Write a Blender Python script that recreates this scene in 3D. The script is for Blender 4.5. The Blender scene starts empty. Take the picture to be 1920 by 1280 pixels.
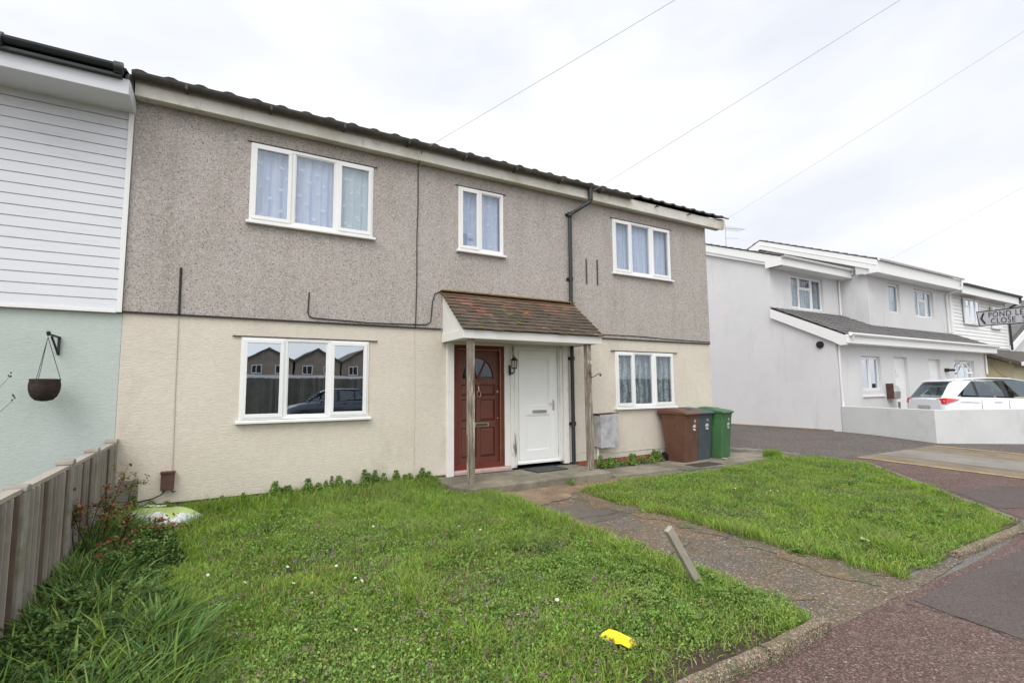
import bpy, bmesh, math, random
import numpy as np
from mathutils import Vector, Matrix
rad = math.radians
random.seed(7)
rng = np.random.default_rng(11)
S = bpy.context.scene
COL = S.collection
# ------------------------------------------------------------------ camera
CAM = Vector((-0.931, -7.244, 1.55)); YAW, PITCH, ROLL = rad(30.191), rad(5.408), rad(-0.544)
fw = Vector((math.sin(YAW)*math.cos(PITCH), math.cos(YAW)*math.cos(PITCH), math.sin(PITCH)))
r0 = Vector((math.cos(YAW), -math.sin(YAW), 0)); u0 = r0.cross(fw)
rt = r0*math.cos(ROLL) + u0*math.sin(ROLL); up = -r0*math.sin(ROLL) + u0*math.cos(ROLL)
cd = bpy.data.cameras.new('camera'); co = bpy.data.objects.new('camera', cd); COL.objects.link(co)
m = Matrix((rt, up, -fw)).transposed().to_4x4(); m.translation = CAM; co.matrix_world = m
cd.sensor_width = 36; cd.lens = 36*941.75/1920; cd.clip_end = 2000; cd.clip_start = 0.05
S.camera = co
# ------------------------------------------------------------------ light
SUN_EL, SUN_AZ = rad(50), rad(228)          # azimuth clockwise from +y
w = bpy.data.worlds.new('World'); S.world = w; w.use_nodes = True
N, L = w.node_tree.nodes, w.node_tree.links
N.clear()
out = N.new('ShaderNodeOutputWorld'); bg = N.new('ShaderNodeBackground'); bg.inputs['Strength'].default_value = 0.1
sky = N.new('ShaderNodeTexSky'); sky.sky_type = 'NISHITA'; sky.sun_disc = False
sky.sun_elevation = SUN_EL; sky.sun_rotation = SUN_AZ
tc = N.new('ShaderNodeTexCoord')
mp = N.new('ShaderNodeMapping'); mp.inputs['Scale'].default_value = (1, 1, 2.6)
nz = N.new('ShaderNodeTexNoise'); nz.inputs['Scale'].default_value = 1.7; nz.inputs['Detail'].default_value = 5
nz.inputs['Roughness'].default_value = .5; nz.inputs['Distortion'].default_value = .35
rp = N.new('ShaderNodeValToRGB')
rp.color_ramp.elements[0].position = .33; rp.color_ramp.elements[0].color = (.76, .79, .86, 1)
rp.color_ramp.elements[1].position = .60; rp.color_ramp.elements[1].color = (1.0, 1.0, 1.0, 1)
# clouds are brighter towards the hidden sun
dt = N.new('ShaderNodeVectorMath'); dt.operation = 'DOT_PRODUCT'
sd = Vector((math.sin(SUN_AZ)*math.cos(SUN_EL), math.cos(SUN_AZ)*math.cos(SUN_EL), math.sin(SUN_EL)))
dt.inputs[1].default_value = sd
mr = N.new('ShaderNodeMapRange'); mr.inputs[1].default_value = .2; mr.inputs[2].default_value = 1
mr.inputs[3].default_value = 9.1; mr.inputs[4].default_value = 16.5
ml = N.new('ShaderNodeVectorMath'); ml.operation = 'SCALE'
mx = N.new('ShaderNodeMixRGB'); mx.inputs[0].default_value = .97
L.new(tc.outputs['Generated'], mp.inputs[0]); L.new(mp.outputs[0], nz.inputs['Vector']); L.new(nz.outputs[0], rp.inputs[0])
L.new(tc.outputs['Generated'], dt.inputs[0]); L.new(dt.outputs['Value'], mr.inputs[0])
L.new(rp.outputs[0], ml.inputs[0]); L.new(mr.outputs[0], ml.inputs['Scale'])
L.new(sky.outputs[0], mx.inputs[1]); L.new(ml.outputs[0], mx.inputs[2]); L.new(mx.outputs[0], bg.inputs[0]); L.new(bg.outputs[0], out.inputs[0])
sl = bpy.data.lights.new('sun', 'SUN'); sl.energy = 1.35; sl.angle = rad(35); sl.color = (1, .97, .92)
so = bpy.data.objects.new('sun', sl); COL.objects.link(so); so.rotation_euler = (-sd).to_track_quat('-Z', 'Y').to_euler(); so.location = (0, -20, 30)
S.view_settings.view_transform = 'Standard'; S.view_settings.look = 'None'; S.view_settings.exposure = 0.34; S.view_settings.gamma = 1

# ------------------------------------------------------------------ materials
def mat(name, col, rough=.8, metal=0, spec=.3, noise=None, bump=None, speck=None, stain=None, island=0, trans=0, coord='Object', coat=0, wave=None):
    """noise=(scale,amount) hue/value mottling; speck=list of (scale,colour,threshold); bump=list of (kind,scale,dist); stain=(scale,colour,lo,hi)"""
    m = bpy.data.materials.new(name); m.use_nodes = True
    n, l = m.node_tree.nodes, m.node_tree.links
    b = n['Principled BSDF']; b.inputs['Roughness'].default_value = rough; b.inputs['Metallic'].default_value = metal
    b.inputs['Specular IOR Level'].default_value = spec; b.inputs['Coat Weight'].default_value = coat
    t = n.new('ShaderNodeTexCoord'); src = t.outputs[coord]
    c = n.new('ShaderNodeRGB'); c.outputs[0].default_value = (*col, 1); cur = c.outputs[0]
    def mixin(fac, colr, cur, blend='MIX'):
        q = n.new('ShaderNodeMixRGB'); q.blend_type = blend
        if isinstance(fac, float): q.inputs[0].default_value = fac
        else: l.new(fac, q.inputs[0])
        l.new(cur, q.inputs[1])
        if isinstance(colr, tuple): q.inputs[2].default_value = (*colr, 1)
        else: l.new(colr, q.inputs[2])
        return q.outputs[0]
    def rng_(s, lo, hi, a=0., b_=1.):
        q = n.new('ShaderNodeMapRange'); l.new(s, q.inputs[0]); q.inputs[1].default_value = lo; q.inputs[2].default_value = hi
        q.inputs[3].default_value = a; q.inputs[4].default_value = b_; return q.outputs[0]
    def noi(sc, det=4, ro=.6, scale=None):
        q = n.new('ShaderNodeTexNoise'); q.inputs['Scale'].default_value = sc; q.inputs['Detail'].default_value = det; q.inputs['Roughness'].default_value = ro
        if scale:
            g_ = n.new('ShaderNodeMapping'); g_.inputs['Scale'].default_value = scale; l.new(src, g_.inputs[0]); l.new(g_.outputs[0], q.inputs['Vector'])
        else: l.new(src, q.inputs['Vector'])
        return q.outputs['Fac']
    if island:
        g_ = n.new('ShaderNodeNewGeometry')
        v = rng_(g_.outputs['Random Per Island'], 0, 1, 1-island, 1+island)
        h = n.new('ShaderNodeHueSaturation'); l.new(v, h.inputs['Value']); l.new(cur, h.inputs['Color'])
        wn = n.new('ShaderNodeTexWhiteNoise'); wn.noise_dimensions = '1D'; l.new(g_.outputs['Random Per Island'], wn.inputs['W'])
        l.new(rng_(wn.outputs['Value'], 0, 1, .5-.035*island*2, .5+.035*island*2), h.inputs['Hue']); cur = h.outputs[0]
    if noise:
        for sc, am in ([noise] if not isinstance(noise, list) else noise):
            v = rng_(noi(sc), .3, .7, 1-am, 1+am)
            q = n.new('ShaderNodeVectorMath'); q.operation = 'SCALE'; l.new(cur, q.inputs[0]); l.new(v, q.inputs['Scale']); cur = q.outputs[0]
    for s in (stain or []):
        sc, colr, lo, hi = s[:4]
        cur = mixin(rng_(noi(sc, 6, .65, s[4] if len(s) > 4 else None), lo, hi), colr, cur)
    for sc, colr, th in (speck or []):
        q = n.new('ShaderNodeTexVoronoi'); q.inputs['Scale'].default_value = sc; l.new(src, q.inputs['Vector'])
        s_ = n.new('ShaderNodeSeparateColor'); l.new(q.outputs['Color'], s_.inputs[0])
        cur = mixin(rng_(s_.outputs[0], th, th+.04), colr, cur)
    if wave:
        q = n.new('ShaderNodeTexWave'); q.bands_direction = wave[0]; q.inputs['Scale'].default_value = wave[1]; q.inputs['Distortion'].default_value = wave[3]
        q.inputs['Detail'].default_value = 3
        l.new(src, q.inputs['Vector']); cur = mixin(rng_(q.outputs['Fac'], .2, .9), wave[2], cur)
    l.new(cur, b.inputs['Base Color'])
    prev = None
    for kd, sc, di in (bump or []):
        if kd == 'n': h = noi(sc, 5, .6)
        elif kd == 'h': h = noi(sc, 5, .6, (.45, .45, 1.5))
        else:
            q = n.new('ShaderNodeTexVoronoi'); q.inputs['Scale'].default_value = sc; l.new(src, q.inputs['Vector'])
            h = rng_(q.outputs['Distance'], 0, .7, 1, 0)
        bn = n.new('ShaderNodeBump'); bn.inputs['Distance'].default_value = di; bn.inputs['Strength'].default_value = 1
        l.new(h, bn.inputs['Height'])
        if prev: l.new(prev, bn.inputs['Normal'])
        prev = bn.outputs[0]
    if prev: l.new(prev, b.inputs['Normal'])
    if trans:
        tr = n.new('ShaderNodeBsdfTranslucent'); l.new(cur, tr.inputs[0]); q = n.new('ShaderNodeMixShader'); q.inputs[0].default_value = trans
        l.new(b.outputs[0], q.inputs[1]); l.new(tr.outputs[0], q.inputs[2]); l.new(q.outputs[0], n['Material Output'].inputs[0])
    return m
def glass(name, tint=(.9, .93, .96), boost=1.6, extra=.02):
    m = bpy.data.materials.new(name); m.use_nodes = True; n, l = m.node_tree.nodes, m.node_tree.links; n.clear()
    o = n.new('ShaderNodeOutputMaterial'); tr = n.new('ShaderNodeBsdfTransparent'); tr.inputs[0].default_value = (*tint, 1)
    gl = n.new('ShaderNodeBsdfGlossy'); gl.inputs['Roughness'].default_value = 0.01; gl.inputs[0].default_value = (.86, .92, 1, 1)
    # Schlick reflectance from |N.I|, the same from both sides of the pane
    ge = n.new('ShaderNodeNewGeometry'); vd = n.new('ShaderNodeVectorMath'); vd.operation = 'DOT_PRODUCT'; l.new(ge.outputs['Normal'], vd.inputs[0]); l.new(ge.outputs['Incoming'], vd.inputs[1])
    ab = n.new('ShaderNodeMath'); ab.operation = 'ABSOLUTE'; l.new(vd.outputs['Value'], ab.inputs[0]); om = n.new('ShaderNodeMath'); om.operation = 'SUBTRACT'; om.inputs[0].default_value = 1; l.new(ab.outputs[0], om.inputs[1])
    pw = n.new('ShaderNodeMath'); pw.operation = 'POWER'; pw.inputs[1].default_value = 5; l.new(om.outputs[0], pw.inputs[0]); fr = n.new('ShaderNodeMath'); fr.operation = 'MULTIPLY_ADD'; fr.inputs[1].default_value = .96; fr.inputs[2].default_value = .04; l.new(pw.outputs[0], fr.inputs[0])
    ma = n.new('ShaderNodeMath'); ma.operation = 'MULTIPLY_ADD'; ma.inputs[1].default_value = boost; ma.inputs[2].default_value = extra; ma.use_clamp = True
    t = n.new('ShaderNodeTexCoord'); nn = n.new('ShaderNodeTexNoise'); nn.inputs['Scale'].default_value = 1.6; bn = n.new('ShaderNodeBump'); bn.inputs['Distance'].default_value = .0007
    l.new(t.outputs['Object'], nn.inputs['Vector']); l.new(nn.outputs[0], bn.inputs['Height']); l.new(bn.outputs[0], gl.inputs['Normal'])
    q = n.new('ShaderNodeMixShader'); l.new(fr.outputs[0], ma.inputs[0]); l.new(ma.outputs[0], q.inputs[0]); l.new(tr.outputs[0], q.inputs[1]); l.new(gl.outputs[0], q.inputs[2]); l.new(q.outputs[0], o.inputs[0])
    return m
M = {}
M['pebble'] = mat('pebbledash', (.44, .395, .368), .95, noise=[(1.1, .05), (30, .05)], speck=[(95, (.32, .28, .255), .72), (90, (.53, .50, .475), .78), (95, (.36, .31, .28), .82), (100, (.15, .13, .115), .93)],
    stain=[(2.0, (.33, .305, .275), .47, .72, (1.8, 1.8, .25)), (.7, (.46, .42, .395), .5, .75), (1.2, (.36, .335, .29), .55, .72)], bump=[('v', 80, .003), ('n', 8, .003)])
M['render'] = mat('cream_render', (.65, .592, .505), .93, noise=[(.8, .05), (14, .05)], stain=[(1.5, (.50, .45, .37), .55, .8, (1, 1, .5)), (.5, (.62, .55, .49), .5, .7)], bump=[('h', 38, .006), ('n', 70, .004)])
M['green_render'] = mat('pale_green_render', (.49, .55, .515), .93, noise=[(.8, .05), (14, .03)], stain=[(1.2, (.43, .475, .445), .55, .85)], bump=[('h', 38, .004), ('n', 70, .003)])
M['white_render'] = mat('smooth_white_render', (.65, .645, .65), .9, noise=(.7, .03), stain=[(.5, (.57, .57, .57), .5, .8), (3, (.53, .53, .52), .66, .85), (1.2, (.54, .54, .53), .55, .8, (1.5, 1.5, .3))], bump=[('n', 60, .001)])
M['lowwall'] = mat('grey_white_render', (.60, .61, .60), .9, noise=(1.2, .05), stain=[(1.6, (.46, .45, .43), .52, .85), (5, (.50, .48, .44), .6, .9)], bump=[('n', 50, .002)])
M['yellow_render'] = mat('yellow_cream_render', (.52, .47, .32), .9, noise=(1, .05))
M['brick'] = mat('red_brick', (.33, .10, .055), .9, noise=[(9, .22), (40, .12)], speck=[(30, (.42, .19, .12), .85)], bump=[('n', 60, .003)])
M['mortar'] = mat('mortar', (.36, .33, .29), .95, noise=(20, .1))
M['upvc'] = mat('white_upvc', (.80, .80, .79), .35, spec=.5, noise=(3, .02), stain=[(4, (.70, .69, .65), .62, .85)])
M['cladding'] = mat('white_cladding', (.69, .705, .74), .5, spec=.4, noise=(.8, .03), stain=[(2, (.53, .55, .58), .55, .85, (.5, .5, 3))])
M['whitewood'] = mat('white_painted_wood', (.73, .72, .69), .7, noise=(4, .04), stain=[(5, (.50, .49, .44), .58, .8), (13, (.33, .29, .24), .70, .76)])
M['fascia'] = mat('weathered_white_fascia', (.66, .645, .59), .7, noise=(2, .06), stain=[(1.7, (.50, .46, .36), .48, .72), (2.6, (.42, .25, .10), .62, .72, (1, 1, .2)), (7, (.30, .28, .22), .62, .78, (1, 1, .4)), (5, (.33, .17, .07), .70, .76, (1, 1, .15))])
M['flaking'] = mat('flaking_white_paint', (.72, .71, .68), .7, noise=(5, .04), stain=[(5, (.42, .38, .33), .54, .60, (2.2, 2.2, .3)), (5, (.15, .12, .09), .60, .62, (2.2, 2.2, .3))], bump=[('n', 30, .004)])
M['reddoor'] = mat('red_brown_stained_wood', (.135, .044, .029), .48, spec=.45, noise=[(2, .15)], stain=[(3, (.10, .02, .014), .5, .8, (2, 2, .5)), (6, (.24, .09, .07), .64, .8)], wave=('X', 9, (.115, .032, .022), 6))
M['redframe'] = mat('dark_red_brown_frame', (.15, .03, .02), .6, noise=(5, .2))
M['sillpink'] = mat('worn_pink_sill', (.47, .34, .31), .85, noise=(8, .1), stain=[(6, (.28, .22, .18), .55, .75)])
M['greywood'] = mat('weathered_grey_wood', (.215, .18, .145), .9, noise=[(5, .2)], stain=[(7, (.44, .40, .34), .50, .62, (3, 3, .35)), (5, (.09, .075, .06), .54, .66, (4, 4, .4)), (4, (.25, .25, .14), .6, .8)], bump=[('n', 35, .003)])
M['fence'] = mat('weathered_fence_board', (.36, .325, .28), .9, noise=[(3, .12)], island=.2, stain=[(6, (.38, .35, .31), .52, .7, (4, 4, .3)), (4, (.14, .12, .10), .58, .75, (4, 4, .4)), (2, (.22, .23, .15), .6, .8)], bump=[('n', 40, .002)])
M['fencebrown'] = mat('brown_fence_board', (.17, .125, .10), .9, noise=[(3, .2)], island=.25, stain=[(6, (.27, .23, .19), .55, .7, (4, 4, .3))])
M['fenceshade'] = mat('shade_dark_fence_board', (.05, .042, .035), .9, noise=[(3, .2)], island=.2)  # backing boards coloured near black, painting shade into the gaps between pales
M['concpost'] = mat('concrete_post', (.29, .27, .235), .95, noise=(8, .14), stain=[(5, (.17, .175, .11), .5, .7)], bump=[('n', 50, .003)])
M['gutter'] = mat('mossy_dark_gutter', (.065, .06, .052), .7, noise=(6, .25), stain=[(3, (.13, .10, .07), .5, .75), (7, (.08, .11, .06), .6, .8)])
M['blackpipe'] = mat('black_plastic_pipe', (.022, .028, .03), .45, spec=.5, noise=(5, .2), stain=[(5, (.07, .08, .075), .62, .85)])
M['tile'] = mat('dark_concrete_tile', (.10, .088, .08), .95, noise=[(3, .25)], stain=[(4, (.12, .13, .07), .55, .75), (9, (.20, .18, .15), .62, .8)], bump=[('n', 30, .006)])
M['greytile'] = mat('grey_roof_tile', (.13, .125, .125), .85, noise=(3, .15), stain=[(2, (.19, .18, .16), .5, .75)], bump=[('n', 20, .004)])
M['redtile'] = mat('mossy_red_brown_tile', (.17, .092, .066), .95, noise=[(2.5, .2)], island=.22, stain=[(2.6, (.085, .08, .05), .47, .66), (1.5, (.13, .10, .075), .5, .7), (11, (.30, .28, .20), .72, .8), (7, (.33, .12, .06), .66, .78)], bump=[('n', 40, .005)])
M['lichen'] = mat('yellow_lichen', (.52, .38, .07), .95, noise=(30, .2), bump=[('n', 80, .003)])
M['ridgemoss'] = mat('ochre_lichened_flashing', (.24, .18, .08), .95, noise=(8, .25), stain=[(5, (.16, .13, .09), .5, .7)], bump=[('n', 30, .005)])
M['curtain'] = mat('pale_blue_net_curtain', (.85, .87, .96), .95, wave=('X', 1.7, (.74, .77, .92), 4), trans=.25)
M['motif'] = mat('white_curtain_motif', (.93, .94, .97), .95)
M['blind'] = mat('pale_grey_green_net', (.74, .79, .76), .95, wave=('X', 1.5, (.66, .72, .69), 3), trans=.25)
M['lace'] = mat('grey_lace_curtain', (.44, .47, .45), .95, wave=('X', 2.2, (.20, .22, .21), 4), speck=[(60, (.62, .65, .61), .66), (70, (.16, .17, .165), .80)])
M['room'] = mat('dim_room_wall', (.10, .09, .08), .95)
M['glass'] = glass('window_glass', boost=1.3, extra=.03)
M['glassdark'] = glass('reflective_window_glass', tint=(.5, .53, .56), boost=1.8, extra=.40)
M['black'] = mat('black_iron', (.012, .012, .013), .5, spec=.5, noise=(9, .2))
M['cable'] = mat('dark_cable', (.035, .032, .03), .7)
M['seam'] = mat('dusty_sealant_line', (.55, .495, .41), .9)
M['brass'] = mat('tarnished_brass', (.42, .34, .22), .4, metal=.8)
M['chrome'] = mat('brushed_steel', (.55, .54, .52), .3, metal=.9)
M['rust'] = mat('brown_metal_box', (.10, .052, .04), .7, noise=(8, .2), stain=[(7, (.06, .035, .03), .5, .7)])
M['metergrey'] = mat('weathered_grey_white_box', (.47, .465, .48), .85, noise=(4, .08), stain=[(5.5, (.22, .215, .225), .47, .72), (16, (.36, .35, .36), .5, .7)])
M['leaf1'] = mat('grass_blade', (.235, .36, .058), .75, spec=.12, island=.42, noise=[(.6, .12), (3.2, .22)], stain=[(1.3, (.27, .37, .10), .46, .68), (4.5, (.36, .40, .16), .62, .76)], trans=.34)
M['leaf2'] = mat('clover_leaf', (.19, .305, .075), .75, spec=.14, island=.5, noise=[(2.4, .2)], stain=[(2, (.26, .31, .10), .5, .7)], trans=.25)
M['leaf3'] = mat('dark_long_leaf', (.115, .195, .058), .7, spec=.2, island=.5, noise=[(1.5, .2)], trans=.25)
M['dry'] = mat('dry_grass_blade', (.34, .29, .13), .9, island=.3, trans=.2)
M['purple'] = mat('purple_deadnettle', (.33, .17, .26), .9, island=.4, trans=.2)
M['redleaf'] = mat('young_red_rose_leaf', (.25, .105, .055), .6, island=.5, trans=.25)
M['roseleaf'] = mat('green_rose_leaf', (.14, .17, .045), .6, island=.4, trans=.25)
M['bark'] = mat('dark_stem', (.055, .038, .028), .9, noise=(20, .3))
M['petal'] = mat('white_petal', (.85, .85, .82), .8, trans=.2)
M['yolk'] = mat('yellow_flower_centre', (.7, .48, .03), .9)
M['hip'] = mat('red_rose_bud', (.42, .02, .03), .6)
M['soil'] = mat('lawn_soil', (.085, .085, .04), .98, noise=[(3, .3), (30, .3)], stain=[(1.2, (.10, .075, .045), .5, .7)], bump=[('n', 25, .02)])
M['ground'] = mat('old_asphalt', (.13, .12, .11), .95, noise=[(.5, .15), (20, .15)], speck=[(90, (.25, .23, .21), .85)], bump=[('n', 60, .004)])
M['red_tarmac'] = mat('worn_red_tarmac', (.108, .068, .058), .95, noise=[(.7, .16), (12, .16)], stain=[(1.4, (.125, .10, .085), .5, .72), (5, (.23, .205, .165), .60, .74), (2.2, (.10, .09, .075), .6, .8)],
    speck=[(110, (.19, .12, .105), .72), (120, (.07, .046, .04), .8), (85, (.33, .28, .25), .965), (130, (.26, .19, .17), .91)], bump=[('v', 110, .004), ('n', 6, .006)])
M['patch'] = mat('smooth_grey_tarmac', (.105, .083, .077), .95, noise=[(1, .16), (25, .1)], stain=[(2.5, (.115, .095, .09), .5, .7)], speck=[(120, (.13, .115, .11), .84), (130, (.06, .055, .055), .85)], bump=[('v', 130, .003)])
M['path'] = mat('exposed_aggregate_path', (.142, .116, .080), .95, noise=[(1.5, .2), (14, .16)], stain=[(1.3, (.12, .11, .098), .46, .60), (1.9, (.215, .13, .06), .54, .70), (3.4, (.085, .08, .042), .56, .70), (7, (.07, .06, .045), .6, .7)],
    speck=[(85, (.30, .26, .215), .88), (70, (.48, .44, .40), .965), (110, (.075, .06, .05), .82), (95, (.24, .155, .10), .88)], bump=[('v', 90, .004), ('n', 7, .008)])
M['alley'] = mat('dark_brown_asphalt', (.108, .093, .086), .95, noise=[(.8, .12), (18, .14)], stain=[(1.1, (.14, .12, .11), .5, .75), (5, (.09, .08, .075), .6, .8)], speck=[(60, (.24, .21, .19), .86), (70, (.07, .06, .06), .85)], bump=[('v', 70, .005)])
M['slab'] = mat('algae_stained_concrete', (.25, .225, .175), .95, noise=[(2, .14), (16, .12)], stain=[(1.4, (.13, .12, .09), .42, .62), (2.4, (.29, .225, .13), .56, .74), (6, (.09, .09, .07), .6, .8)], bump=[('n', 25, .005)])
M['pavconc'] = mat('grey_concrete', (.225, .21, .185), .95, noise=[(1.2, .12), (18, .1)], stain=[(1.5, (.165, .15, .125), .5, .7)], bump=[('n', 30, .004)])
M['brownconc'] = mat('brown_concrete_band', (.20, .162, .115), .95, noise=[(1.5, .14), (18, .12)], stain=[(2.5, (.13, .105, .08), .5, .7)], bump=[('n', 30, .004)])
M['yellowline'] = mat('faded_yellow_paint', (.42, .31, .13), .9, stain=[(3, (.24, .19, .12), .48, .62), (14, (.2, .16, .12), .52, .66)])
M['kerb'] = mat('pebbly_concrete_edging', (.27, .215, .15), .95, noise=[(3, .18)], stain=[(3, (.13, .13, .07), .45, .62)], speck=[(110, (.42, .35, .26), .76), (125, (.32, .18, .12), .90), (100, (.13, .11, .085), .82)], bump=[('v', 105, .010), ('n', 12, .01)])
M['earth'] = mat('bare_brown_earth', (.21, .15, .10), .98, noise=[(3, .2), (25, .25)], stain=[(3, (.30, .22, .15), .5, .7), (4, (.12, .12, .06), .58, .74)], bump=[('n', 20, .02)])
M['wire'] = mat('overhead_wire_grey', (.52, .52, .54), .8)

# ------------------------------------------------------------------ mesh helper
class MB:
    def __init__(s): s.v = []; s.f = []; s.m = []; s.sm = []
    def add(s, vs, fs, mi=0, smooth=False):
        o = len(s.v); s.v += [tuple(p) for p in vs]
        for f in fs: s.f.append([i+o for i in f]); s.m.append(mi); s.sm.append(smooth)
        return s
    def box(s, x0, x1, y0, y1, z0, z1, mi=0):
        if x0 > x1: x0, x1 = x1, x0
        if y0 > y1: y0, y1 = y1, y0
        if z0 > z1: z0, z1 = z1, z0
        return s.add([(x0, y0, z0), (x1, y0, z0), (x1, y1, z0), (x0, y1, z0), (x0, y0, z1), (x1, y0, z1), (x1, y1, z1), (x0, y1, z1)],
            [(3, 2, 1, 0), (4, 5, 6, 7), (0, 1, 5, 4), (1, 2, 6, 5), (2, 3, 7, 6), (3, 0, 4, 7)], mi)
    def prism(s, prof, axis, a, b, mi=0):
        """extrude 2D polygon along axis; prof in the two other axes in order"""
        def P(p, t):
            return {'x': (t, p[0], p[1]), 'y': (p[0], t, p[1]), 'z': (p[0], p[1], t)}[axis]
        n = len(prof); vs = [P(p, a) for p in prof]+[P(p, b) for p in prof]
        area = sum(prof[i][0]*prof[(i+1) % n][1]-prof[(i+1) % n][0]*prof[i][1] for i in range(n))
        fs = [tuple(range(n))[::-1], tuple(range(n, 2*n))]+[(i, (i+1) % n, n+(i+1) % n, n+i) for i in range(n)]
        flip = (area < 0) ^ (b < a) ^ (axis == 'y')
        if flip: fs = [f[::-1] for f in fs]
        return s.add(vs, fs, mi)
    def tube(s, pts, r, n=8, mi=0, smooth=True, cap=True):
        pts = [Vector(p) for p in pts]; rs = r if isinstance(r, (list, tuple)) else [r]*len(pts)
        vs = []; 
        ref = Vector((0, 0, 1))
        for i, p in enumerate(pts):
            d = (pts[min(i+1, len(pts)-1)]-pts[max(i-1, 0)]).normalized()
            a = d.cross(ref)
            if a.length < .05: a = d.cross(Vector((0, 1, 0)))
            a.normalize(); b = d.cross(a)
            vs += [p+(a*math.cos(2*math.pi*k/n)+b*math.sin(2*math.pi*k/n))*rs[i] for k in range(n)]
        fs = [(i*n+k, i*n+(k+1) % n, (i+1)*n+(k+1) % n, (i+1)*n+k) for i in range(len(pts)-1) for k in range(n)]
        s.add(vs, fs, mi, smooth)
        if cap: s.add(vs[:n], [tuple(range(n))[::-1]], mi); s.add(vs[-n:], [tuple(range(n))], mi)
        return s
    def bar(s, p, q, w_, h_, mi=0, upv=(0, 0, 1)):
        p, q = Vector(p), Vector(q); d = (q-p).normalized(); a = d.cross(Vector(upv))
        if a.length < .05: a = d.cross(Vector((0, 1, 0)))
        a.normalize(); b = a.cross(d)
        c = [(-1, -1), (1, -1), (1, 1), (-1, 1)]
        vs = [p+a*x*w_/2+b*y*h_/2 for x, y in c]+[q+a*x*w_/2+b*y*h_/2 for x, y in c]
        return s.add(vs, [(0, 1, 2, 3), (7, 6, 5, 4), (0, 4, 5, 1), (1, 5, 6, 2), (2, 6, 7, 3), (3, 7, 4, 0)], mi)
    def lathe(s, prof, c, n=24, mi=0):
        vs = [(c[0]+r_*math.cos(2*math.pi*k/n), c[1]+r_*math.sin(2*math.pi*k/n), c[2]+z) for r_, z in prof for k in range(n)]
        fs = [(i*n+k, i*n+(k+1) % n, (i+1)*n+(k+1) % n, (i+1)*n+k) for i in range(len(prof)-1) for k in range(n)]
        return s.add(vs, fs, mi, True)
    def ball(s, c, r, mi=0, n=10, sc=(1, 1, 1)):
        prof = [(math.sin(math.pi*i/6), -math.cos(math.pi*i/6)) for i in range(7)]
        vs = [(c[0]+a*r*sc[0]*math.cos(2*math.pi*k/n), c[1]+a*r*sc[1]*math.sin(2*math.pi*k/n), c[2]+b*r*sc[2]) for a, b in prof for k in range(n)]
        fs = [(i*n+k, i*n+(k+1) % n, (i+1)*n+(k+1) % n, (i+1)*n+k) for i in range(6) for k in range(n)]
        return s.add(vs, fs, mi, True)
    def build(s, name, mats, parent=None, bevel=0, loc=None):
        me = bpy.data.meshes.new(name); me.from_pydata(s.v, [], s.f)
        for q in (mats if isinstance(mats, (list, tuple)) else [mats]): me.materials.append(M[q] if isinstance(q, str) else q)
        me.polygons.foreach_set('material_index', s.m); me.polygons.foreach_set('use_smooth', s.sm); me.update()
        o = bpy.data.objects.new(name, me); COL.objects.link(o)
        if parent is not None:
            o.parent = parent; o.matrix_parent_inverse = PINV.get(parent.name, Matrix())
        if bevel:
            bv = o.modifiers.new('bevel', 'BEVEL'); bv.width = bevel; bv.segments = 2; bv.limit_method = 'ANGLE'; bv.angle_limit = rad(40)
        return o
PINV = {}
def tag(o, label=None, cat=None, group=None, kind=None):
    if label: o['label'] = label
    if cat: o['category'] = cat
    if group: o['group'] = group
    if kind: o['kind'] = kind
    return o
def thing(name, label, cat, loc=(0, 0, 0), group=None, rz=0, local=False):
    """Empty at the thing's base. Parts are given in world coordinates unless local"""
    o = bpy.data.objects.new(name, None); COL.objects.link(o); o.location = loc; o.rotation_euler = (0, 0, rz); o.empty_display_size = .2
    tag(o, label, cat, group)
    if not local: PINV[o.name] = (Matrix.Translation(loc) @ Matrix.Rotation(rz, 4, 'Z')).inverted()
    return o
def copytree(o, loc, rz=None, label=None):
    c = o.copy(); COL.objects.link(c); c.location = loc
    if rz is not None: c.rotation_euler = (0, 0, rz)
    if label: c['label'] = label
    for a in o.children:
        b = a.copy(); COL.objects.link(b); b.parent = c
        for d in a.children:
            e = d.copy(); COL.objects.link(e); e.parent = b
    return c
def wallgrid(mb, x0, x1, z0, z1, yF, yB, holes, mi=0, T=None):
    xs = sorted({x0, x1, *[h[0] for h in holes], *[h[1] for h in holes]}); zs = sorted({z0, z1, *[h[2] for h in holes], *[h[3] for h in holes]})
    xs = [x for x in xs if x0 <= x <= x1]; zs = [z for z in zs if z0 <= z <= z1]
    T = T or (lambda x, y, z: (x, y, z))
    def solid(i, j):
        if i < 0 or j < 0 or i >= len(xs)-1 or j >= len(zs)-1: return False
        cx, cz = (xs[i]+xs[i+1])/2, (zs[j]+zs[j+1])/2
        return not any(h[0] < cx < h[1] and h[2] < cz < h[3] for h in holes)
    for i in range(len(xs)-1):
        for j in range(len(zs)-1):
            if not solid(i, j): continue
            a, b, c, d = xs[i], xs[i+1], zs[j], zs[j+1]
            q = lambda *p: mb.add([T(*t) for t in p], [(0, 1, 2, 3)], mi)
            q((a, yF, c), (b, yF, c), (b, yF, d), (a, yF, d)); q((b, yB, c), (a, yB, c), (a, yB, d), (b, yB, d))
            if not solid(i-1, j): q((a, yB, c), (a, yF, c), (a, yF, d), (a, yB, d))
            if not solid(i+1, j): q((b, yF, c), (b, yB, c), (b, yB, d), (b, yF, d))
            if not solid(i, j-1): q((a, yB, c), (b, yB, c), (b, yF, c), (a, yF, c))
            if not solid(i, j+1): q((a, yF, d), (b, yF, d), (b, yB, d), (a, yB, d))
    return mb
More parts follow.
